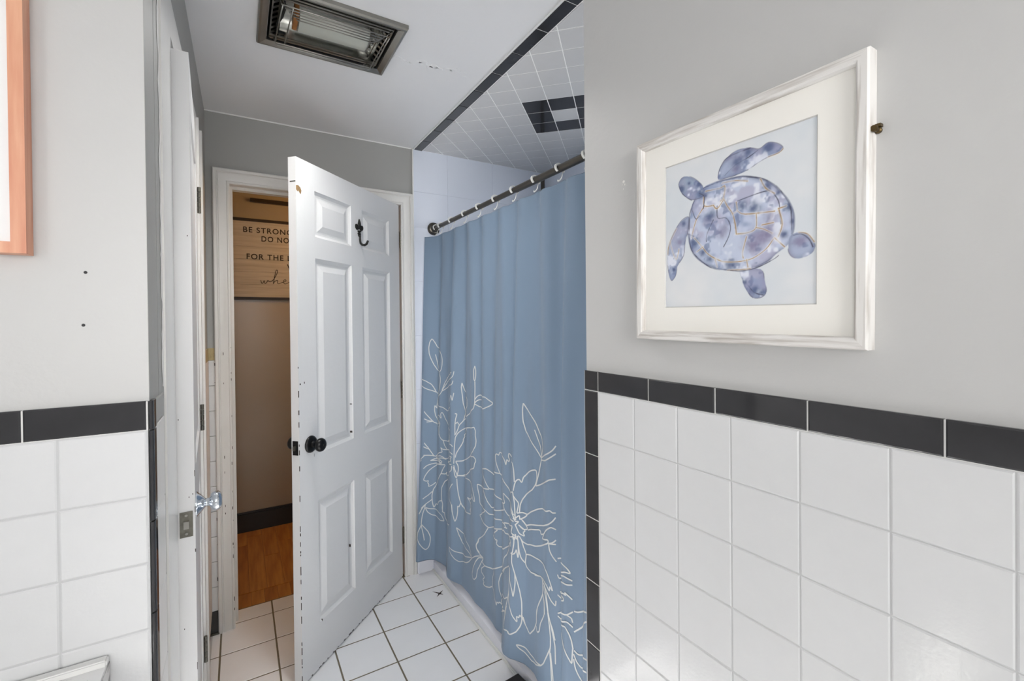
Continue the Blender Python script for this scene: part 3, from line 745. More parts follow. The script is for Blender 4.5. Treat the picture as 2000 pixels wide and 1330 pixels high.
S3(MB().box(-.9, OX0-.012, 2.5952, 2.61, 0, 2.5).box(OX1+.012, 1.7, 2.5952, 2.61, 0, 2.5).box(OX0-.012, OX1+.012, 2.5952, 2.61, OZ+.012, 2.5).build('wall_hall_near', M['shade']), 'hallway side of the wall around the doorway', 'wall')
S3(MB().box(-1, 1.8, 2.6, YH+.1, 2.5, 2.6).build('ceiling_hall', M['shade']), 'hallway ceiling out of sight above the doorway', 'ceiling')
mb = MB().box(-.899, 1.699, YH-.016, YH-.0005, .0015, .112).box(-.899, 1.699, YH-.024, YH-.0005, .112, .122, .002).box(-.899, 1.699, YH-.012, YH-.0005, .122, .133, .002)
S3(mb.build('baseboard_hall', M['hallbase']), 'black baseboard along the hallway wall', 'baseboard')

# walls behind the camera, window with blind
mb = MB().box(XW, -1.15, YB-.12, YB, 0, ZC).box(.25, .835, YB-.12, YB, 0, ZC).box(-1.15, .25, YB-.12, YB, 0, 1.0).box(-1.15, .25, YB-.12, YB, 2.1, ZC)
wb = mb.build('wall_back', M['paint']); S3(wb, 'grey wall with the window behind the viewpoint', 'wall')
S3(MB().box(XW-.1, XW, YB-.12, YL+.1, 0, ZC).build('wall_side', M['paint']), 'grey side wall out of frame at far left', 'wall')
mb = MB()
for (a, b, c_, d) in ((-1.15, -1.09, 1.0, 2.1), (.19, .25, 1.0, 2.1), (-1.09, .19, 1.0, 1.05), (-1.09, .19, 2.05, 2.1), (-.47, -.43, 1.05, 2.05), (-1.09, -.47, 1.53, 1.57), (-.43, .19, 1.53, 1.57)): mb.box(a, b, YB-.09, YB-.04, c_, d)
w1 = mb.build('window_1', M['trim']); S3(w1, 'white framed window with a slatted blind behind the viewpoint', 'window')
for k in range(20):
    z = 1.09+.049*k
    dz, y0_, y1_ = (.004, YB-.035, YB-.005) if z > 1.62 else (.027, YB-.024, YB-.017)      # upper slats open, lower ones closed
    me = MB().add([(-1.08, y0_, z-dz), (.18, y0_, z-dz), (.18, y1_, z+dz), (-1.08, y1_, z+dz), (-1.08, y0_, z-dz+.002), (.18, y0_, z-dz+.002), (.18, y1_, z+dz+.002), (-1.08, y1_, z+dz+.002)], [(0, 1, 2, 3), (4, 5, 6, 7), (0, 1, 5, 4), (2, 3, 7, 6), (0, 3, 7, 4), (1, 2, 6, 5)])
    me.build('blind_slat', M['plastic'], w1)

# ------------------------------------------------------------------ bathroom door (six raised panels)
P0 = Vector((.757, 2.4515, 0)); P1 = Vector((.1985, 1.912, 0))
dt = (P1-P0).normalized(); dn = Vector((-dt.y, dt.x, 0))     # dn points to the camera side?
if dn.dot(Vector((0, 0, 0))-P0) < 0: dn = -dn
DW = .783; DT = .035; DZ0, DZ1 = .010, 2.030
class DB(MB):
    pass
def dpt(s, z, h): return P0+dt*s+Vector((0, 0, z))-dn*(DT/2)+dn*h        # h measured from mid thickness
def dbox(mb, s0, s1, z0, z1, h0, h1):
    v = [dpt(s, z, h) for s in (s0, s1) for z in (z0, z1) for h in (h0, h1)]
    return mb.add(v, [(0, 1, 3, 2), (4, 6, 7, 5), (0, 4, 5, 1), (2, 3, 7, 6), (0, 2, 6, 4), (1, 5, 7, 3)])
cols = [(.106, .352), (.436, .680)]; rows = [(.190, .684), (.872, 1.657), (1.742, 1.926)]
mb = MB(); H = DT/2
ss = [.003, .106, .352, .436, .680, DW]; zz = [DZ0, .190, .684, .872, 1.657, 1.742, 1.926, DZ1]
for i in range(5):
    for j in range(7):
        if i in (1, 3) and j in (1, 3, 5): continue
        for h in (H, -H):
            mb.add([dpt(ss[i], zz[j], h), dpt(ss[i+1], zz[j], h), dpt(ss[i+1], zz[j+1], h), dpt(ss[i], zz[j+1], h)], [(0, 1, 2, 3)])
for (a, b) in (((ss[0], DZ0), (ss[-1], DZ0)), ((ss[-1], DZ0), (ss[-1], DZ1)), ((ss[-1], DZ1), (ss[0], DZ1)), ((ss[0], DZ1), (ss[0], DZ0))):
    mb.add([dpt(*a, H), dpt(*b, H), dpt(*b, -H), dpt(*a, -H)], [(0, 1, 2, 3)])
me = mesh(mb.v, mb.f); bm = bmesh.new(); bm.from_mesh(me); bmesh.ops.remove_doubles(bm, verts=bm.verts[:], dist=1e-5); bmesh.ops.recalc_face_normals(bm, faces=bm.faces[:]); bm.to_mesh(me); bm.free()
d1o = link('door_1', me, M['door'])
S3(d1o, 'open white six-panel door with chipped edges, black knob and a fleur hook', 'door')
for (s0, s1) in cols:
    for (z0, z1) in rows:
        mb = MB()
        for sg in (1, -1):
            rings = [(0, H), (.004, H-.004), (.012, H-.0095), (.020, H-.0105), (.026, H-.0100), (.050, H-.0025), (.053, H-.0025)]
            b = len(mb.v)
            for (d, h) in rings:
                for (s, z) in ((s0+d, z0+d), (s1-d, z0+d), (s1-d, z1-d), (s0+d, z1-d)): mb.v.append(tuple(dpt(s, z, h*sg)))
            for r in range(len(rings)-1):
                for k in range(4): mb.f.append((b+r*4+k, b+r*4+(k+1) % 4, b+(r+1)*4+(k+1) % 4, b+(r+1)*4+k))
            mb.f.append(tuple(b+(len(rings)-1)*4+k for k in range(4)))
        mb.build('raised_panel', M['door'], d1o)
# knobs both sides
kprof = [(.0335, 0), (.0335, .003), (.031, .007), (.024, .0105), (.0135, .012), (.0115, .02), (.011, .028), (.014, .031), (.021, .034), (.0255, .040), (.0265, .047), (.0245, .054), (.019, .059), (.010, .061)]
ks, kz_ = .7205, .921
for sg in (1, -1):
    o = dpt(ks, kz_, sg*H)
    kb = MB().lathe(kprof[5:], o, dn*sg, 28).build('door_knob', M['black'], d1o, auto=50)
    MB().lathe(kprof[:6], o, dn*sg, 28).build('rosette', M['black'], kb, auto=50)
    MB().lathe([(.0055, .0605), (.005, .0630), (.003, .0633)], o, dn*sg, 14).build('knob_button', M['dark'], kb)
mb = MB(); dbox(mb, DW-.001, DW+.0015, .8935, .9475, -.012, .012); lp = mb.build('latch_plate', M['black'], d1o)
mb = MB(); dbox(mb, DW+.0015, DW+.010, .912, .928, -.006, .005); mb.build('latch_bolt', M['agedsteel'], lp)
for z in (1.845, 1.028, .230):
    mb = MB(); o = P0+dt*(-.006)+dn*.005+Vector((0, 0, z-.045))
    for k in range(5): mb.lathe([(.0052, k*.0182), (.0052, k*.0182+.0168)], o, EZ, 12)
    dbox(mb, .000, .0035, z-.045, z+.045, -.012, H); mb.build('hinge', M['agedsteel'], d1o)
# wear along the latch edge, tan chip near the top, drops
mb = MB(); random.seed(9)
z = .03
while z < 1.25:
    L = random.uniform(.006, .035)
    if random.random() < .75:
        r = random.uniform(.0007, .0019); dbox(mb, DW-r, DW+.0004, z, z+L, H-.002, H+.0004)
    z += L+random.uniform(.004, .035)
z = .15
s = .1
while s < .75:
    L = random.uniform(.004, .02); dbox(mb, s, s+L, DZ0-.0003, DZ0+random.uniform(.002, .005), H-.001, H+.0003); s += L+random.uniform(.004, .04)
for (s, z, a, b) in ((.752, 1.167, .004, .008), (.774, 1.164, .006, .006), (.70, .872, .0015, .012), (.712, 1.78, .0, .0), (.448, .905, .003, .008), (.448, 1.03, .001, .004), (.47, .40, .002, .011), (.665, .19, .003, .008)):
    if a: dbox(mb, s-a/2, s+a/2, z-b/2, z+b/2, H-.012, H+.0004)
mb.build('paint_chips', M['chip'], d1o, 'stuff')
pl = [(.783, 1.922), (.783, 1.905), (.776, 1.899), (.770, 1.903), (.764, 1.896), (.757, 1.893), (.754, 1.908), (.760, 1.918), (.771, 1.924)]
mb = MB(); n = len(pl); mb.add([dpt(s, z, H+.0004) for s, z in pl], [tuple(range(n))]); o = mb.build('tan_chip', M['chip_tan'], d1o); o['label'] = 'bare tan wood chip near the top corner of the door'
mb = MB(); dbox(mb, DW-.0005, DW+.0004, 1.935, 1.939, -.010, .015); mb.build('edge_gouge', M['chip'], d1o)

# fleur hook on the door
hk = MB(); hs, hz = .3765, 1.826
def hp(u, v, h=.0): return dpt(hs-u, hz+v, H+h)    # u to the right in the picture
def blob(mb, pts, t0, t1):
    n = len(pts); c = (sum(p[0] for p in pts)/n, sum(p[1] for p in pts)/n)
    b = len(mb.v); mb.v += [tuple(hp(u, v, t0)) for u, v in pts]+[tuple(hp(c[0]+(u-c[0])*.9, c[1]+(v-c[1])*.9, (t0+t1)/2+.001)) for u, v in pts]+[tuple(hp(c[0]+(u-c[0])*.5, c[1]+(v-c[1])*.5, t1)) for u, v in pts]
    for L in range(2):
        for k in range(n): mb.f.append((b+L*n+k, b+L*n+(k+1) % n, b+(L+1)*n+(k+1) % n, b+(L+1)*n+k))
    mb.f.append(tuple(b+2*n+k for k in range(n))); mb.f.append(tuple(b+k for k in reversed(range(n))))
ell = lambda cu, cv, a, b, r=0: [(cu+a*math.cos(t)*math.cos(r)-b*math.sin(t)*math.sin(r), cv+a*math.cos(t)*math.sin(r)+b*math.sin(t)*math.cos(r)) for t in [2*PI*k/14 for k in range(14)]]
blob(hk, [(0, .053), (.005, .044), (.0095, .030), (.0085, .014), (.003, .004), (-.003, .004), (-.0085, .014), (-.0095, .030), (-.005, .044)], .0005, .009)
hook = hk.build('coat_hook', M['iron'], auto=45)
thing(hook, 'black cast iron fleur-de-lis coat hook screwed to the upper middle of the white door', 'hook')
mb = MB(); blob(mb, ell(-.0185, .012, .0115, .0145, .5), .0005, .008); mb.build('petal', M['iron'], hook, auto=45)
mb = MB(); blob(mb, ell(.0185, .012, .0115, .0145, -.5), .0005, .008); mb.build('petal', M['iron'], hook, auto=45)
mb = MB(); blob(mb, ell(0, -.006, .013, .0045), .0005, .0095); blob(mb, ell(0, -.017, .012, .006), .0005, .008); blob(mb, ell(0, -.0255, .009, .005), .0005, .009); mb.build('collar', M['iron'], hook, auto=45)
mb = MB(); pts = [(0, -.024, .006), (0, -.045, .006), (.0, -.060, .009), (0, -.069, .018), (0, -.071, .030), (0, -.066, .040), (0, -.054, .046), (0, -.050, .047)]
mb.tube([hp(*q) for q in pts], [.0045, .0045, .005, .0055, .0055, .005, .005, .0045], 12); mb.build('hook_arm', M['iron'], hook, smooth=True)

# ------------------------------------------------------------------ closet door (ajar)
A0 = Vector((-.0905, 1.282, 0)); A1 = Vector((-.1165, 1.906, 0)); at = (A1-A0).normalized(); an = Vector((at.y, -at.x, 0))
def apt(s, z, h): return A0+at*s+Vector((0, 0, z))+an*h
def abox(mb, s0, s1, z0, z1, h0, h1):
    v = [apt(s, z, h) for s in (s0, s1) for z in (z0, z1) for h in (h0, h1)]
    return mb.add(v, [(0, 1, 3, 2), (4, 6, 7, 5), (0, 4, 5, 1), (2, 3, 7, 6), (0, 2, 6, 4), (1, 5, 7, 3)])
AL = (A1-A0).length
mb = MB(); abox(mb, 0, AL, .012, 2.022, -.036, -.010)
for (s0, s1, z0, z1) in ((0, .10, .012, 2.022), (AL-.10, AL, .012, 2.022), (.10, AL-.10, .012, .22), (.10, AL-.10, .92, 1.05), (.10, AL-.10, 1.92, 2.022)): abox(mb, s0, s1, z0, z1, -.010, 0)
d2o = mb.build('door_2', M['door']); S3(d2o, 'narrow white closet door standing ajar, seen edge-on beside the left wall', 'door')
for z0, z1 in ((.22, .92), (1.05, 1.92)):
    mb = MB(); abox(mb, .13, AL-.13, z0+.03, z1-.03, -.0098, -.003); mb.build('raised_panel', M['door'], d2o)
mb = MB(); o = apt(.060, .963, 0)
kp2 = [(.0300, 0), (.0300, .002), (.0265, .004), (.021, .010), (.0135, .016), (.0095, .020), (.0095, .026), (.011, .028), (.0165, .030), (.0215, .034), (.0235, .040), (.0225, .046), (.018, .051), (.010, .0535)]
kb = mb.lathe(kp2[5:], o, an, 30).build('door_knob', M['chrome'], d2o, auto=60)
MB().lathe(kp2[:6], o, an, 30).build('rosette', M['chrome'], kb, auto=60)
mb = MB(); abox(mb, -.0015, .0005, .911, .969, -.0295, -.0045); lp = mb.build('latch_plate', M['agedsteel'], d2o)
mb = MB(); abox(mb, -.009, -.0015, .932, .949, -.022, -.012); mb.build('latch_bolt', M['steel'], lp)
mb = MB(); 
for z in (.919, .961): mb.lathe([(.0035, 0), (.003, .0008), (.001, .001)], apt(-.0014, z, -.017), -at, 12)
mb.build('screw', M['steel'], lp)
for z in (1.826, 1.075, .268):
    mb = MB(); o = apt(AL+.005, z-.045, .006)
    for k in range(5): mb.lathe([(.0055, k*.0182), (.0055, k*.0182+.0165)], o, EZ, 12)
    mb.build('hinge', M['agedsteel'], d2o)
mb = MB(); random.seed(21); z = .1
while z < 1.1:
    L = random.uniform(.004, .03)
    if random.random() < .55: r = random.uniform(.0006, .0016); abox(mb, -.0004, r, z, z+L, -r, .0004)
    z += L+random.uniform(.01, .07)
for (h, z) in ((-.005, 1.006), (-.012, 1.0), (-.030, 1.18), (-.024, .7), (-.028, .55), (-.008, 1.60)): abox(mb, -.0004, .001, z, z+.003, h, h+.0015)
mb.build('paint_chips', M['chip'], d2o, 'stuff')

# ------------------------------------------------------------------ ceiling heater
FX0, FX1, FY0, FY1 = .063, .484, 1.438, 1.757; Zf = ZC-.016
hr = empty('ceiling_heater', 'stainless steel ceiling heater and light with wire guard, set in the white ceiling', 'heater', (.27, 1.6, ZC))
def ringmesh(levels):
    mb = MB()
    for (x0, x1, y0, y1, z) in levels: mb.v += [(x0, y0, z), (x1, y0, z), (x1, y1, z), (x0, y1, z)]
    for i in range(len(levels)-1):
        for k in range(4): mb.f.append((i*4+k, i*4+(k+1) % 4, (i+1)*4+(k+1) % 4, (i+1)*4+k))
    return mb
def lev(d, z): return (FX0+d, FX1-d, FY0+d, FY1-d, z)
def P(o):   # parent keeping world coordinates
    o.parent = hr; o.matrix_parent_inverse = Matrix.Translation(-hr.location); return o
P(ringmesh([lev(0, ZC-.0002), lev(0, ZC-.012), lev(.004, ZC-.017), lev(.010, ZC-.0175), (HX0-.002, HX1+.002, HY0-.002, HY1+.002, ZC-.010), (HX0-.002, HX1+.002, HY0-.002, HY1+.002, ZC+.0)]).build('face_frame', M['steel']))
P(ringmesh([(HX0+.001, HX1-.001, HY0+.001, HY1-.001, ZC-.009), (HX0+.001, HX1-.001, HY0+.001, HY1-.001, ZC+.125), (.27, .271, 1.6, 1.601, ZC+.125)]).build('housing', M['dark']))
# perforated end plates, slanted
for side in (0, 1):
    mb = MB(); x0, x1 = (HX0+.006, HX0+.030) if side == 0 else (HX1-.006, HX1-.030)
    zt_, zb_ = ZC-.006, ZC+.010
    def q(f, y): return (x0+(x1-x0)*f, y, zt_+(zb_-zt_)*f)
    def strip(f0, f1, ya, yb):
        a, b, c_, d = q(f0, ya), q(f1, ya), q(f1, yb), q(f0, yb)
        mb.add([a, b, c_, d]+[(v[0], v[1], v[2]+.0015) for v in (a, b, c_, d)], [(0, 1, 2, 3), (7, 6, 5, 4), (0, 4, 5, 1), (1, 5, 6, 2), (2, 6, 7, 3), (3, 7, 4, 0)])
    ya, yb = HY0+.008, HY1-.008; strip(0, .18, ya, yb); strip(.82, 1.25, ya, yb); nh = 9; st = (yb-ya)/nh
    for k in range(nh+1): yc = ya+st*k; strip(.18, .82, max(ya, yc-.0055), min(yb, yc+.0055))
    P(mb.build('vent_plate', M['steel']))
# reflector trough
mb = MB(); N = 14; x0, x1 = HX0+.034, HX1-.034
for i in range(N+1):
    a = PI*i/N; y = 1.5975-.117*math.cos(a); z = ZC-.004+.075*math.sin(a)**.7
    mb.v += [(x0, y, z), (x1, y, z)]
for i in range(N): mb.f.append((2*i, 2*i+1, 2*i+3, 2*i+2))
mb.f.append(tuple(2*i for i in range(N+1))); mb.f.append(tuple(2*i+1 for i in range(N+1)))
P(mb.build('reflector', M['reflector'], auto=40))
# side rails of the housing
for y in (HY0+.012, HY1-.012, HY0+.026, HY1-.026): P(MB().box(HX0+.008, HX1-.008, y-.004, y+.004, ZC-.008, ZC-.003, .001).build('rail', M['steel']))
# frosted lamp cover: half-round lens
mb = MB(); N = 14; x0, x1 = .176, .388
for i in range(N+1):
    a = -PI*i/N; y = 1.598+.056*math.cos(a); z = ZC+.012+.030*math.sin(a)
    mb.v += [(x0, y, z), (x1, y, z)]
for i in range(N): mb.f.append((2*i, 2*i+1, 2*i+3, 2*i+2))
mb.f.append(tuple(2*i for i in range(N+1))); mb.f.append(tuple(2*i+1 for i in range(N+1))); mb.f.append((0, 1, 2*N+1, 2*N))
P(mb.build('lamp_lens', M['frost'], auto=50))
P(MB().box(.160, .174, 1.545, 1.640, ZC-.006, ZC+.03, .002).build('socket_plate', M['copper']))
mb = MB().box(.389, .397, 1.55, 1.645, ZC-.008, ZC+.03, .002)
for k in range(3): mb.lathe([(.006, 0), (.006, .02), (.004, .022)], (.403, 1.565+.03*k, ZC+.015), NZ, 12)
P(mb.build('terminal_block', M['steel']))
P(MB().tube([(.128, 1.51, ZC+.01), (.133, 1.54, ZC-.004), (.128, 1.58, ZC-.008), (.118, 1.63, ZC-.006), (.122, 1.68, ZC+.0), (.145, 1.70, ZC+.01)], .004, 10).build('lead_wire', M['dark'], smooth=True))
# wire guard
def wire(pts, r=.0016): return P(MB().tube(pts, r*1.25, 8).build('guard_wire', M['steel'], smooth=True))
zg = ZC-.036
for k, y in enumerate((1.475, 1.492, 1.509, 1.526, 1.543)):
    a = .012*k; wire([(.112+a, y, ZC-.010), (.118+a, y, zg+.002*k), (.42-a*.6, y, zg+.002*k), (.440-a*.3, y, ZC-.012)])
for y in (1.715, 1.703): wire([(.112, y, ZC-.008), (.12, y, ZC-.026), (.425, y, ZC-.026), (.437, y, ZC-.008)])
for x in (.432, .424): wire([(x, 1.478, zg), (x, 1.60, zg+.004), (x, 1.70, zg+.008), (x-.012, 1.722, ZC-.006)])
for x in (.122, .150): wire([(x, 1.475, zg), (x-.004, 1.60, zg+.006), (x-.006, 1.70, zg+.012), (x, 1.72, ZC-.006)])
for x in (.40, .41): wire([(x, 1.70, zg+.012), (x+.02, 1.72, ZC-.006)])

# ------------------------------------------------------------------ tub and curtain
tb = MB()
tx0, tx1, ty0, ty1 = .950, XA-.0045, YE+.002, YF-.0305
lv = [(tx0-.026, tx1, ty0, ty1, .003), (tx0-.026, tx1, ty0, ty1, .055), (tx0, tx1, ty0, ty1, .075), (tx0, tx1, ty0, ty1, .345), (tx0+.006, tx1, ty0, ty1, .362), (tx0+.02, tx1-.01, ty0+.01, ty1-.01, .368),
      (tx0+.075, tx1-.06, ty0+.09, ty1-.09, .366), (tx0+.09, tx1-.075, ty0+.11, ty1-.11, .35), (tx0+.14, tx1-.12, ty0+.2, ty1-.22, .09), (tx0+.2, tx1-.18, ty0+.3, ty1-.32, .06)]
for (x0, x1, y0, y1, z) in lv: tb.v += [(x0, y0, z), (x1, y0, z), (x1, y1, z), (x0, y1, z)]
for i in range(len(lv)-1):
    for k in range(4): tb.f.append((i*4+k, i*4+(k+1) % 4, (i+1)*4+(k+1) % 4, (i+1)*4+k))
tb.f.append(tuple(4*(len(lv)-1)+k for k in range(4)))
tub = tb.build('bathtub', M['tub'], auto=35); thing(tub, 'white bathtub behind the blue curtain, its apron showing below the hem', 'bathtub')
tub_cv = MB().box(.9135, .9235, YE+.01, ty1, .0045, .016, .003).build('caulk_bead', M['caulk'], tub)

CB = np.array(CURTAIN_B); CL = np.array(CURTAIN_L)
def CS(s, v):
    s = np.asarray(s, float); v = np.asarray(v, float); k = .004
    bx = (np.interp(s, CL, CB[:, 0])+np.interp(s-k, CL, CB[:, 0])+np.interp(s+k, CL, CB[:, 0]))/3
    by = (np.interp(s, CL, CB[:, 1])+np.interp(s-k, CL, CB[:, 1])+np.interp(s+k, CL, CB[:, 1]))/3
    ty = 2.43-s*1.48; ph = (2.341-ty)/.1545
    tx = .952+.010*np.cos(2*PI*ph)-.045*np.exp(-s/.018); tz = 1.868+.013*np.abs(np.cos(PI*ph))**6
    x = bx+(tx-bx)*v+.007*np.sin(v*PI)*np.cos(2*PI*s*15+2*v)+.007*np.sin(v*PI)*np.cos(2*PI*s*6.5+1)+.009*v**.5*(np.abs(np.cos(PI*ph))**3-.4)
    y = by+(ty-by)*v
    return np.stack([x, y, .11+(tz-.11)*v], -1)
ns, nv = 620, 90
G = CS(np.linspace(0, 1, ns)[:, None], np.linspace(0, 1, nv)[None, :]).reshape(-1, 3)
faces = [(i*nv+j, (i+1)*nv+j, (i+1)*nv+j+1, i*nv+j+1) for i in range(ns-1) for j in range(nv-1)]
me = mesh(G.tolist(), faces, True)
cur = link('shower_curtain', me, M['cloth'])
md = cur.modifiers.new('thickness', 'SOLIDIFY'); md.thickness = .0012; md.offset = 1 if False else 0
thing(cur, 'dusty blue fabric shower curtain printed with white line flowers, hanging from the rod', 'curtain')
# stitched header and hem bands
for nm, va, vb in (('header_band', .972, .998), ('hem_band', .002, .016)):
    a = np.linspace(.002, .998, 400); mb = MB()
    E0, E1 = CS(a, np.full(400, va)), CS(a, np.full(400, vb))
    T = np.gradient(E0, axis=0); Nn = np.cross(T, E1-E0); Nn /= np.linalg.norm(Nn, axis=1)[:, None]
    if Nn[:, 0].mean() > 0: Nn = -Nn
    E0 = E0+Nn*.0016; E1 = E1+Nn*.0016
    mb.v = [tuple(x) for x in E0]+[tuple(x) for x in E1]; mb.f = [(i, i+1, 401+i, 400+i) for i in range(399)]
    link(nm, mesh(mb.v, mb.f, True), M['cloth'], cur)
def ribbon(segs, name, wdt=.0046):
    V, F = [], []
    for sg in segs:
        p = np.array(sg, float)/10000
        W3 = CS(p[:, 0], p[:, 1]); d = np.r_[0, np.cumsum(np.linalg.norm(np.diff(W3, axis=0), axis=1))]
        if d[-1] < .004: continue
        n = max(3, int(d[-1]/.006)+1); t = np.linspace(0, d[-1], n)
        # smooth path: Catmull-like through interp + light filter
        q = np.stack([np.interp(t, d, p[:, 0]), np.interp(t, d, p[:, 1])], -1)
        if n > 6:
            q2 = q.copy(); q2[1:-1] = (q[:-2]+2*q[1:-1]+q[2:])/4; q = q2
        C0 = CS(q[:, 0], q[:, 1]); e = 1e-3
        ds = CS(q[:, 0]+e, q[:, 1])-CS(q[:, 0]-e, q[:, 1]); dv = CS(q[:, 0], q[:, 1]+e)-CS(q[:, 0], q[:, 1]-e)
        N = np.cross(ds, dv); N /= np.linalg.norm(N, axis=1)[:, None]+1e-12
        # normals always to the room side
        tocam = np.array([0, 1.0, 1.2])-C0
        N *= np.sign((N*tocam).sum(1))[:, None]
        T = np.gradient(C0, axis=0); T /= np.linalg.norm(T, axis=1)[:, None]+1e-12
        B = np.cross(N, T); B /= np.linalg.norm(B, axis=1)[:, None]+1e-12
        b = len(V); C1 = C0+N*.0019
        for i in range(n): V.append(tuple(C1[i]-B[i]*wdt/2)); V.append(tuple(C1[i]+B[i]*wdt/2))
        for i in range(n-1): F.append((b+2*i, b+2*i+1, b+2*i+3, b+2*i+2))
    return link(name, mesh(V, F, False), M['line'], cur)
segsets = {}; key = None
for ln in FLOWERS.strip().split('\n'):
    if ln[0] == '#': key = ln[1:]; segsets[key] = []
    else: segsets[key].append([tuple(map(int, q.split(','))) for q in ln.split()])
for k, lab in (('left', 'white line drawing of a flower spray at the curtain\'s far side'), ('mid', 'white line drawing of a large open flower low on the curtain'), ('right', 'white line leaves at the near side of the curtain')):
    o = ribbon(segsets[k], 'flower_print'); o['label'] = lab

# rod
rod = MB().tube([(.955, YF-.006, 1.9215), (.955, 1.55, 1.9205)], .0112, 20).tube([(.955, 1.5502, 1.9205), (.955, YE+.004, 1.9195)], .0130, 20).build('curtain_rod', M['rod'], smooth=False, auto=40)
thing(rod, 'dark bronze tension rod running across the tub alcove, carrying the curtain', 'curtain rod')
MB().lathe([(.036, 0), (.036, .004), (.033, .012), (.026, .016), (.022, .017), (.0165, .030), (.0125, .032)], (.955, YF-.0045, 1.9215), NY, 28).build('flange', M['rod'], rod, auto=50)
MB().lathe([(.036, 0), (.036, .004), (.033, .012), (.022, .017), (.0165, .030)], (.955, YE+.0005, 1.9195), EY, 28).build('flange', M['rod'], rod, auto=50)
# rings: white double hooks
def make_ring():
    e = empty('curtain_ring', '', 'curtain ring')
    mb = MB(); n = 22; vs = []
    for i in range(n+1):
        a = -.25*PI+1.75*PI*i/n*0.86
        for (r, y) in ((.0150, -.0045), (.0195, -.0045), (.0195, .0045), (.0150, .0045)):
            vs.append((-r*math.cos(a), y+.35*r*math.sin(a), r*math.sin(a)))
    mb.v = vs
    for i in range(n):
        for k in range(4): mb.f.append((i*4+k, i*4+(k+1) % 4, (i+1)*4+(k+1) % 4, (i+1)*4+k))
    mb.f.append((0, 1, 2, 3)); mb.f.append(tuple(n*4+k for k in range(4)))
    r = mb.build('ring_loop', M['plastic'], auto=40); r.parent = e
    h = MB().tube([(.004, -.010, -.0165), (.002, -.011, -.026), (.001, -.009, -.034), (-.002, -.004, -.041), (-.004, .002, -.044), (-.004, .006, -.042), (-.002, .007, -.037)], [.0015, .0015, .0017, .002, .0022, .0022, .0018], 10).build('ring_hook', M['plastic'], smooth=True); h.parent = e
    return e
proto = make_ring()
RY = [2.4085, 2.341, 2.1945, 2.032, 1.878, 1.722, 1.569, 1.4145, 1.266, 1.123]
RL = ['white plastic curtain ring against the rod\'s wall flange', 'white curtain ring nearest the flange but one, above the curtain\'s far corner', 'third white curtain ring from the wall flange', 'fourth white curtain ring from the wall flange', 'fifth white curtain ring from the wall flange', 'sixth white curtain ring from the wall flange', 'seventh white curtain ring from the flange, in front of the alcove corner', 'eighth white curtain ring from the flange, just below the alcove pole', 'ninth white curtain ring, last one fully in view before the near wall', 'tenth white curtain ring, half hidden by the edge of the right wall']
for i, (y, lb) in enumerate(zip(RY, RL)):
    if i == 0: e = proto
    else:
        e = proto.copy(); COL.objects.link(e)
        for ch in list(proto.children): c_ = ch.copy(); COL.objects.link(c_); c_.parent = e
    e.location = (.955, y, 1.921); e['label'] = lb; e['group'] = 'white rings on the curtain rod'

# tension pole in the alcove corner
pole = MB().tube([(1.672, 2.395, .372), (1.672, 2.395, 2.285)], .0125, 16).lathe([(.0135, 0), (.0135, .010), (.006, .014)], (1.672, 2.395, 2.285), EZ, 20).lathe([(.022, 0), (.022, .008), (.014, .016)], (1.672, 2.395, .369), EZ, 20).build('tension_pole', M['rod'], auto=40)
thing(pole, 'dark upright pole in the far corner of the tub alcove, just below the rod', 'pole')

# black mat corner at the tub, turned a little
MATC = (.905, 1.492); _t = math.radians(-6); d = (-math.sin(_t), -math.cos(_t)); e_ = (-math.cos(_t), math.sin(_t))
mt = MB().prism([(MATC[0]+d[0]*a_+e_[0]*b_, MATC[1]+d[1]*a_+e_[1]*b_) for a_, b_ in ((0, 0), (.16, 0), (.16, .28), (0, .28))], (0, 0, .0046), EX, EY, EZ, .046, .006).build('bathroom_scale', M['mat_black'])
thing(mt, 'low black bathroom scale on the floor against the tub, only its far corner in view', 'scale')

# ------------------------------------------------------------------ turtle picture
TC0 = Vector((XR, .4795, 1.5575)); ROT = Matrix.Rotation(.0107, 4, 'X')
pic = empty('turtle_picture', 'square turtle watercolour in a whitewashed wood frame with cream mat, hanging on the right wall', 'picture', TC0)
pic.rotation_euler = (.0107, 0, 0)
# local: +Y is left in the picture, Z up, -X into the room
def pch(o): o.parent = pic; return o
FW, FH = .2040, .2000; fi = .0175
def miter(name, a, m):
    # a: 0 top 1 right 2 bottom 3 left ; profile across width
    pf = [(0, 0), (0, -.020), (.002, -.0232), (.013, -.0232), (.0155, -.021), (fi, -.0165), (fi, -.004), (.012, 0)]
    ends = {0: (((1, 1)), ((-1, 1))), 1: (((-1, 1)), ((-1, -1))), 2: (((-1, -1)), ((1, -1))), 3: (((1, -1)), ((1, 1)))}[a]
    mb = MB()
    for (sy, sz) in ends:
        for (d, x) in pf: mb.v.append((x, sy*(FW-d), sz*(FH-d)))
    n = len(pf)
    for k in range(n): mb.f.append((k, (k+1) % n, n+(k+1) % n, n+k))
    mb.f.append(tuple(range(n))); mb.f.append(tuple(range(n, 2*n)))
    return pch(mb.build(name, m))
for a in range(4): miter('frame_rail', a, M['whitewash_h'] if a in (0, 2) else M['whitewash_v'])
mi = FW-fi+.003; mo_ = .1378; mo_z = .1372
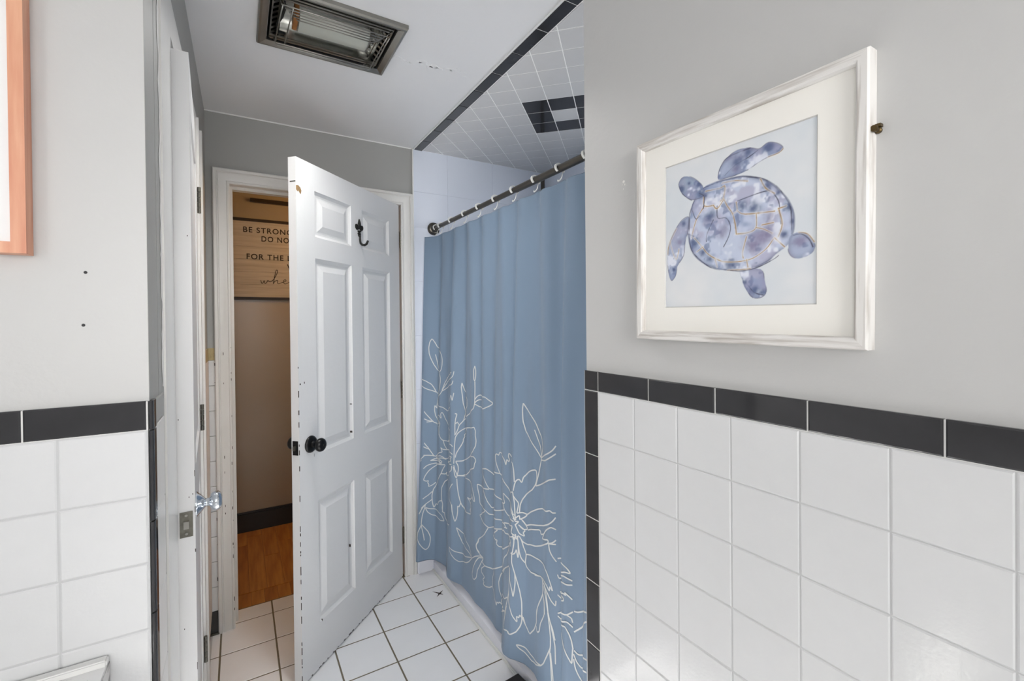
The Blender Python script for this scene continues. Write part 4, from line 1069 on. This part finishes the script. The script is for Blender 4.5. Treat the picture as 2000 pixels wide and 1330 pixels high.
# mat with bevelled window
mb = MB(); yc = .001
outer = [(mi, -mi), (-mi, -mi), (-mi, mi), (mi, mi)]
L = [(-.0110, mi, FH-fi+.003), (-.0132, mi, FH-fi+.003), (-.0132, mo_, mo_z), ]
for (x, hy, hz_) in L: mb.v += [(x, hy, -hz_), (x, -hy, -hz_), (x, -hy, hz_), (x, hy, hz_)]
for i in range(2):
    for k in range(4): mb.f.append((i*4+k, i*4+(k+1) % 4, (i+1)*4+(k+1) % 4, (i+1)*4+k))
pch(mb.build('mat_board', M['mat_board']))
mb = MB()
for (x, hy, hz_) in [(-.0132, mo_, mo_z), (-.0112, mo_-.0016, mo_z-.0016)]: mb.v += [(x, hy, -hz_), (x, -hy, -hz_), (x, -hy, hz_), (x, hy, hz_)]
for k in range(4): mb.f.append((k, (k+1) % 4, 4+(k+1) % 4, 4+k))
pch(mb.build('mat_bevel', M['mat_bevel']))
pch(MB().box(-.009, -.001, -.19, .19, -.19, .19).build('backing_board', M['backing']))
pch(MB().add([(-.0148, -mi, -mi), (-.0148, mi, -mi), (-.0148, mi, mi), (-.0148, -mi, mi)], [(0, 1, 2, 3)]).build('picture_glass', M['glass']))
# printed turtle: a fine grid of ink colours
n = 340; hw = .1395
uu = np.linspace(-hw, hw, n); U, Vv = np.meshgrid(uu, uu, indexing='ij')   # U right, V up (metres)
rng = np.random.RandomState(3)
def vnoise(U, V, f, seed):
    r = np.random.RandomState(seed); g = r.rand(64, 64); x = (U+.3)*f; y = (V+.3)*f
    xi, yi = np.floor(x).astype(int), np.floor(y).astype(int); xf, yf = x-xi, y-yi
    xf = xf*xf*(3-2*xf); yf = yf*yf*(3-2*yf); a = g[xi % 64, yi % 64]; b = g[(xi+1) % 64, yi % 64]; c_ = g[xi % 64, (yi+1) % 64]; d = g[(xi+1) % 64, (yi+1) % 64]
    return (a*(1-xf)+b*xf)*(1-yf)+(c_*(1-xf)+d*xf)*yf
fb = lambda f, s: (vnoise(U, Vv, f, s)*.5+vnoise(U, Vv, f*2.1, s+1)*.28+vnoise(U, Vv, f*4.3, s+2)*.22)
def inside(poly):
    ins = np.zeros(U.shape, bool); m_ = len(poly)
    for i in range(m_):
        x0, y0 = poly[i-1]; x1, y1 = poly[i]
        if y0 == y1: continue
        c_ = ((Vv < y0) != (Vv < y1)) & (U < (x1-x0)*(Vv-y0)/(y1-y0)+x0); ins ^= c_
    return ins
def dseg(pl):
    D = np.full(U.shape, 9.)
    for (x0, y0), (x1, y1) in zip(pl[:-1], pl[1:]):
        dx, dy = x1-x0, y1-y0; L2 = dx*dx+dy*dy+1e-12; t = np.clip(((U-x0)*dx+(Vv-y0)*dy)/L2, 0, 1)
        D = np.minimum(D, np.hypot(U-x0-t*dx, Vv-y0-t*dy))
    return D
sm = lambda a, b, x: np.clip((x-a)/(b-a), 0, 1)**2*(3-2*np.clip((x-a)/(b-a), 0, 1))
col = np.zeros(U.shape+(3,)); paper = np.array([217, 221, 225.]); col[:] = paper
col += (fb(14, 1)-.5)[..., None]*np.array([22, 14, 8])
bl = lambda c_, w_: col*(1-w_[..., None])+np.array(c_, float)*w_[..., None]
items = []
for ln in TURTLE.strip().split('\n'):
    k, *pts = ln.split(); items.append((k, [tuple(float(z)/1000 for z in q.split(',')) for q in pts]))
def smooth_poly(pl, closed):
    n_ = len(pl); o_ = []
    for i in range(n_ if closed else n_-1):
        g_ = (lambda q: np.array(pl[q % n_])) if closed else (lambda q: np.array(pl[min(max(q, 0), n_-1)]))
        p0, p1, p2, p3 = g_(i-1), g_(i), g_(i+1), g_(i+2)
        for f in (0, .25, .5, .75): o_.append(tuple(.5*((2*p1)+(-p0+p2)*f+(2*p0-5*p1+4*p2-p3)*f*f+(-p0+3*p1-3*p2+p3)*f**3)))
    if not closed: o_.append(pl[-1])
    return o_
items = [(k, pl) if k in ('blot', 'violet') else (k, smooth_poly(pl, k in ('shell', 'head', 'fin'))) for k, pl in items]
body = np.zeros(U.shape)
for k, pl in items:
    if k in ('shell', 'head', 'fin'):
        # wobble the edge a little
        ins = inside(pl); D = dseg(pl+pl[:1]); sd = np.where(ins, D, -D)+(fb(60, 8)-.5)*.003
        w_ = sm(-.0008, .0010, sd); base = np.array([192, 201, 221.]) if k != 'head' else np.array([150, 164, 186.])
        if k == 'fin': base = np.array([168, 178, 202.])
        col = bl(base, w_)
        edge = w_*np.exp(-(sd/.0045)**2)*(.35+.65*fb(30, 12)); col = bl((112, 122, 150), np.clip(edge*.75, 0, 1))
        body = np.maximum(body, w_)
m1 = sm(.50, .72, fb(32, 20))*body; col = bl((132, 146, 182), m1*.6)
m2 = sm(.52, .72, fb(26, 40))*body; col = bl((164, 156, 182), m2*.45)
m3 = sm(.55, .70, fb(40, 60))*body; col = bl((226, 230, 240), m3*.9)
m4 = sm(.60, .75, fb(55, 80))*body; col = bl((96, 110, 148), m4*.5)
for k, pl in items:
    if k in ('blot', 'violet'):
        for q in pl:
            pass
for ln in TURTLE.strip().split('\n'):
    k, *pts = ln.split()
    if k in ('blot', 'violet'):
        for q in pts:
            x, y, r = map(float, q.split(',')); x /= 1000; y /= 1000; r = r*.00048
            dd = np.hypot((U-x), (Vv-y)*1.1)+(fb(70, 90)-.5)*r*1.2
            w_ = body*np.exp(-(dd/(r*.85))**2)*(.7 if k == 'blot' else .5)
            col = bl((62, 76, 112) if k == 'blot' else (112, 104, 136), w_)
for k, pl in items:
    if k == 'shell':
        D = dseg(pl+pl[:1]); w_ = np.exp(-(np.abs(D-.0005)/.0009)**2)*sm(.35, .6, fb(28, 100)); col = bl((96, 102, 128), w_*.6)
    if k in ('head', 'fin'):
        D = dseg(pl+pl[:1]); w_ = np.exp(-(D/.0007)**2)*sm(.4, .6, fb(34, 101)); col = bl((108, 108, 126), w_*.8)
    if k in ('gold', 'dark'):
        D = dseg(pl)+(fb(60, 33)-.5)*.0012; w_ = np.exp(-(np.abs(D)/.0007)**2)*(.3+.7*sm(.35, .6, fb(40, 55)))
        if k == 'gold':
            w0 = np.exp(-(np.abs(D-.0012)/.001)**2); col = bl((232, 226, 220), w0*.5); col = bl((166, 134, 92), w_)
        else: col = bl((70, 72, 92), w_)
cc0 = np.clip(col, 0, 255)/255; lc = np.where(cc0 <= .04045, cc0/12.92, ((cc0+.055)/1.055)**2.4)
vs = np.stack([np.full(U.shape, -.0110), -U, Vv], -1).reshape(-1, 3)
me = bpy.data.meshes.new('print'); I, J = np.meshgrid(np.arange(n-1), np.arange(n-1), indexing='ij')
fs = np.stack([I*n+J, I*n+J+1, (I+1)*n+J+1, (I+1)*n+J], -1).reshape(-1, 4)
me.from_pydata(vs.tolist(), [], fs.tolist())
at_ = me.color_attributes.new('ink', 'FLOAT_COLOR', 'POINT'); at_.data.foreach_set('color', np.concatenate([lc.reshape(-1, 3), np.ones((n*n, 1))], 1).ravel())
me.update(); o = link('turtle_print', me, M['art']); pch(o); o['label'] = 'blue and violet sea turtle watercolour with gold shell lines'
# wall anchor beside the picture
mb = MB().lathe([(.004, 0), (.0045, .004), (.003, .006), (.003, .013), (.0045, .014), (.004, .017)], (XR-.0002, .2715, 1.6475), NX, 12).box(XR-.008, XR-.0002, .2670, .2735, 1.651, 1.655)
thing(mb.build('wall_anchor', M['brass']), 'small tarnished metal wall anchor sticking out just right of the turtle picture', 'wall anchor')

# ------------------------------------------------------------------ pink wood framed mirror panel at left
mr = empty('framed_panel', 'picture frame of pinkish orange wood with white inside, cut off by the left edge', 'picture frame', (-.62, YL, 1.9))
def mp_(o): o.parent = mr; o.matrix_parent_inverse = Matrix.Translation(-mr.location); return o
fxr, fzb, fxl, fzt, dep, wdt = -.264, 1.5045, -.98, 2.30, .028, .0165
def bar(pts4):
    mb = MB(); mb.v = [(x, YL-.0005, z) for x, z in pts4]+[(x, YL-dep, z) for x, z in pts4]
    mb.f = [(0, 1, 2, 3), (4, 5, 6, 7)]+[(k, (k+1) % 4, 4+(k+1) % 4, 4+k) for k in range(4)]
    return mp_(mb.build('frame_rail', M['pinkwood']))
bar([(fxr, fzb), (fxr, fzt), (fxr-wdt, fzt-wdt), (fxr-wdt, fzb+wdt)]); bar([(fxl, fzb), (fxr, fzb), (fxr-wdt, fzb+wdt), (fxl+wdt, fzb+wdt)])
bar([(fxl, fzt), (fxl, fzb), (fxl+wdt, fzb+wdt), (fxl+wdt, fzt-wdt)]); bar([(fxr, fzt), (fxl, fzt), (fxl+wdt, fzt-wdt), (fxr-wdt, fzt-wdt)])
mp_(MB().box(fxl+wdt, fxr-wdt, YL-dep+.005, YL-.002, fzb+wdt, fzt-wdt).build('white_panel', M['mirror_mat']))

# ------------------------------------------------------------------ vanity top corner
vx, vz = -.183, .8758
vt = empty('vanity_counter', 'marble patterned counter end with a white raised back lip, against the left tile wall', 'counter', (-.7, .75, .0))
def vp_(o): o.parent = vt; o.matrix_parent_inverse = Matrix.Translation(-vt.location); return o
vp_(MB().box(-1.3, vx, .50, YL-.0125, vz-.045, vz-.0105, .001).build('countertop', M['marble']))
vp_(MB().box(-1.3, vx+.0002, YL-.0285, YL-.0125, vz-.0105, vz, .002).build('back_lip', M['caulk']))
vp_(MB().box(vx+.0002, vx+.0012, .50, YL-.0125, vz-.046, vz-.0115).build('side_edge', M['marble_edge']))
vp_(MB().box(-1.28, vx-.02, .54, YL-.0125, .002, vz-.046, .002).build('cabinet_body', M['trim']))
vp_(MB().box(-.72, vx-.04, .522, .5395, .12, vz-.08, .003).build('cabinet_door', M['trim']))
vp_(MB().box(-1.26, -.74, .522, .5395, .12, vz-.08, .003).build('cabinet_door', M['trim']))

# ------------------------------------------------------------------ hall sign
sg = empty('wooden_sign', 'large pale plank sign with dark lettering in a dark frame on the hallway wall', 'sign', (.47, YH, 1.83))
def sp_(o): o.parent = sg; o.matrix_parent_inverse = Matrix.Translation(-sg.location); return o
sx0, sx1, sz0, sz1 = -.12, 1.06, 1.568, 2.088
zs = np.linspace(sz0+.006, sz1-.006, 7)
for i in range(6): sp_(MB().box(sx0+.006, sx1-.006, YH-.018, YH-.006, zs[i]+.0005, zs[i+1]-.0005, .0012).build('plank', M['signwood']))
for (a, b, c_, d) in ((sx0-.006, sx1+.006, sz0-.012, sz0+.006), (sx0-.006, sx1+.006, sz1-.006, sz1+.012), (sx0-.012, sx0+.006, sz0-.012, sz1+.012), (sx1-.006, sx1+.012, sz0-.012, sz1+.012)):
    sp_(MB().box(a, b, YH-.026, YH-.001, c_, d, .001).build('frame_rail', M['frame_dark']))
def text(body, x, z, capw=None, ref=None, h=.0355):
    cu = bpy.data.curves.new('t', 'FONT'); cu.body = ref or body; cu.size = h/.70; cu.space_character = 1.18; cu.extrude = .0006; cu.offset = .0007
    to = bpy.data.objects.new('t', cu); COL.objects.link(to); bpy.context.view_layer.update()
    f = 1
    if capw: f = capw/to.dimensions.x
    cu.body = body; bpy.context.view_layer.update()
    me = bpy.data.meshes.new_from_object(to.evaluated_get(bpy.context.evaluated_depsgraph_get()))
    bpy.data.objects.remove(to)
    me.transform(Matrix(((f, 0, 0, x), (0, 0, -1, YH-.0190), (0, 1, 0, z), (0, 0, 0, 1)))); me.materials.clear()
    bm = bmesh.new(); bm.from_mesh(me); bm.verts.ensure_lookup_table(); seen = set()
    for v0 in bm.verts:
        if v0.index in seen: continue
        st = [v0]; isl = []; seen.add(v0.index)
        while st:
            v = st.pop(); isl.append(v)
            for e in v.link_edges:
                q = e.other_vert(v)
                if q.index not in seen: seen.add(q.index); st.append(q)
        ix = {v.index: k for k, v in enumerate(isl)}; fs_ = {f for v in isl for f in v.link_faces}
        sp_(link('letter', mesh([v.co[:] for v in isl], [[ix[v.index] for v in f.verts] for f in fs_]), M['text']))
    bm.free()
text('BE STRONG', .0329, 2.0080, .2520, 'BE STRON')
text('DO NOT', .1392, 1.9520, .1680, 'DO NO')
text('FOR THE LORD', .0501, 1.8292, .2212, 'FOR THE')
text('W', .2960, 1.7700)
# script word: w h e (continues behind the door)
scr = [(0, .020), (.003, .004), (.007, .0), (.012, .008), (.016, .018), (.017, .006), (.021, .0), (.028, .008), (.033, .020), (.036, .016), (.046, .012), (.062, .030), (.075, .062), (.080, .080), (.077, .090), (.072, .084), (.067, .056), (.062, .020), (.059, .0), (.064, .012), (.074, .022), (.080, .020), (.079, .006), (.084, .001), (.098, .008), (.112, .014), (.120, .021), (.117, .028), (.110, .024), (.108, .010), (.114, .001), (.124, .004), (.138, .014)]
x = np.array(scr)*1.0; t = np.arange(len(scr)); tt = np.linspace(0, len(scr)-1, 240)
def cr(a, tt):
    o_ = []
    for q in tt:
        i = min(int(q), len(a)-2); f = q-i; p0, p1, p2, p3 = a[max(i-1, 0)], a[i], a[i+1], a[min(i+2, len(a)-1)]
        o_.append(.5*((2*p1)+(-p0+p2)*f+(2*p0-5*p1+4*p2-p3)*f*f+(-p0+3*p1-3*p2+p3)*f**3))
    return np.array(o_)
X, Z = cr(x[:, 0], tt)*1.28, cr(x[:, 1], tt)*1.05
sp_(MB().tube([(.1348+a, YH-.0192, 1.668+b) for a, b in zip(X, Z)], .0021, 6).build('lettering', M['text'], smooth=True))
# dark bar above the sign
bar_ = MB().box(.077, .95, YH-.035, YH-.0005, 2.213, 2.236, .002).build('wall_bar', M['frame_dark'])
thing(bar_, 'thin dark horizontal bar mounted on the hallway wall above the sign', 'wall bar')
# hall lamp (out of view, to the right)
lampo = empty('hall_lamp', 'warm hallway ceiling lamp out of view to the right of the doorway', 'lamp', (.92, 2.78, 2.5))
o = MB().lathe([(.06, 0), (.06, .02), (.015, .03), (.012, .40)], (.92, 2.78, 2.4995), NZ, 20).build('lamp_base', M['black']); o.parent = lampo; o.matrix_parent_inverse = Matrix.Translation(-lampo.location)

# vanity light over the framed panel (out of frame)
vl = empty('vanity_light', 'three-globe vanity light on the left wall beyond the frame edge', 'lamp', (-1.2, YL, 2.1))
o = MB().box(-1.5, -1.02, YL-.03, YL-.0005, 2.05, 2.13, .004).build('mount_plate', M['chrome']); o.parent = vl; o.matrix_parent_inverse = Matrix.Translation(-vl.location)
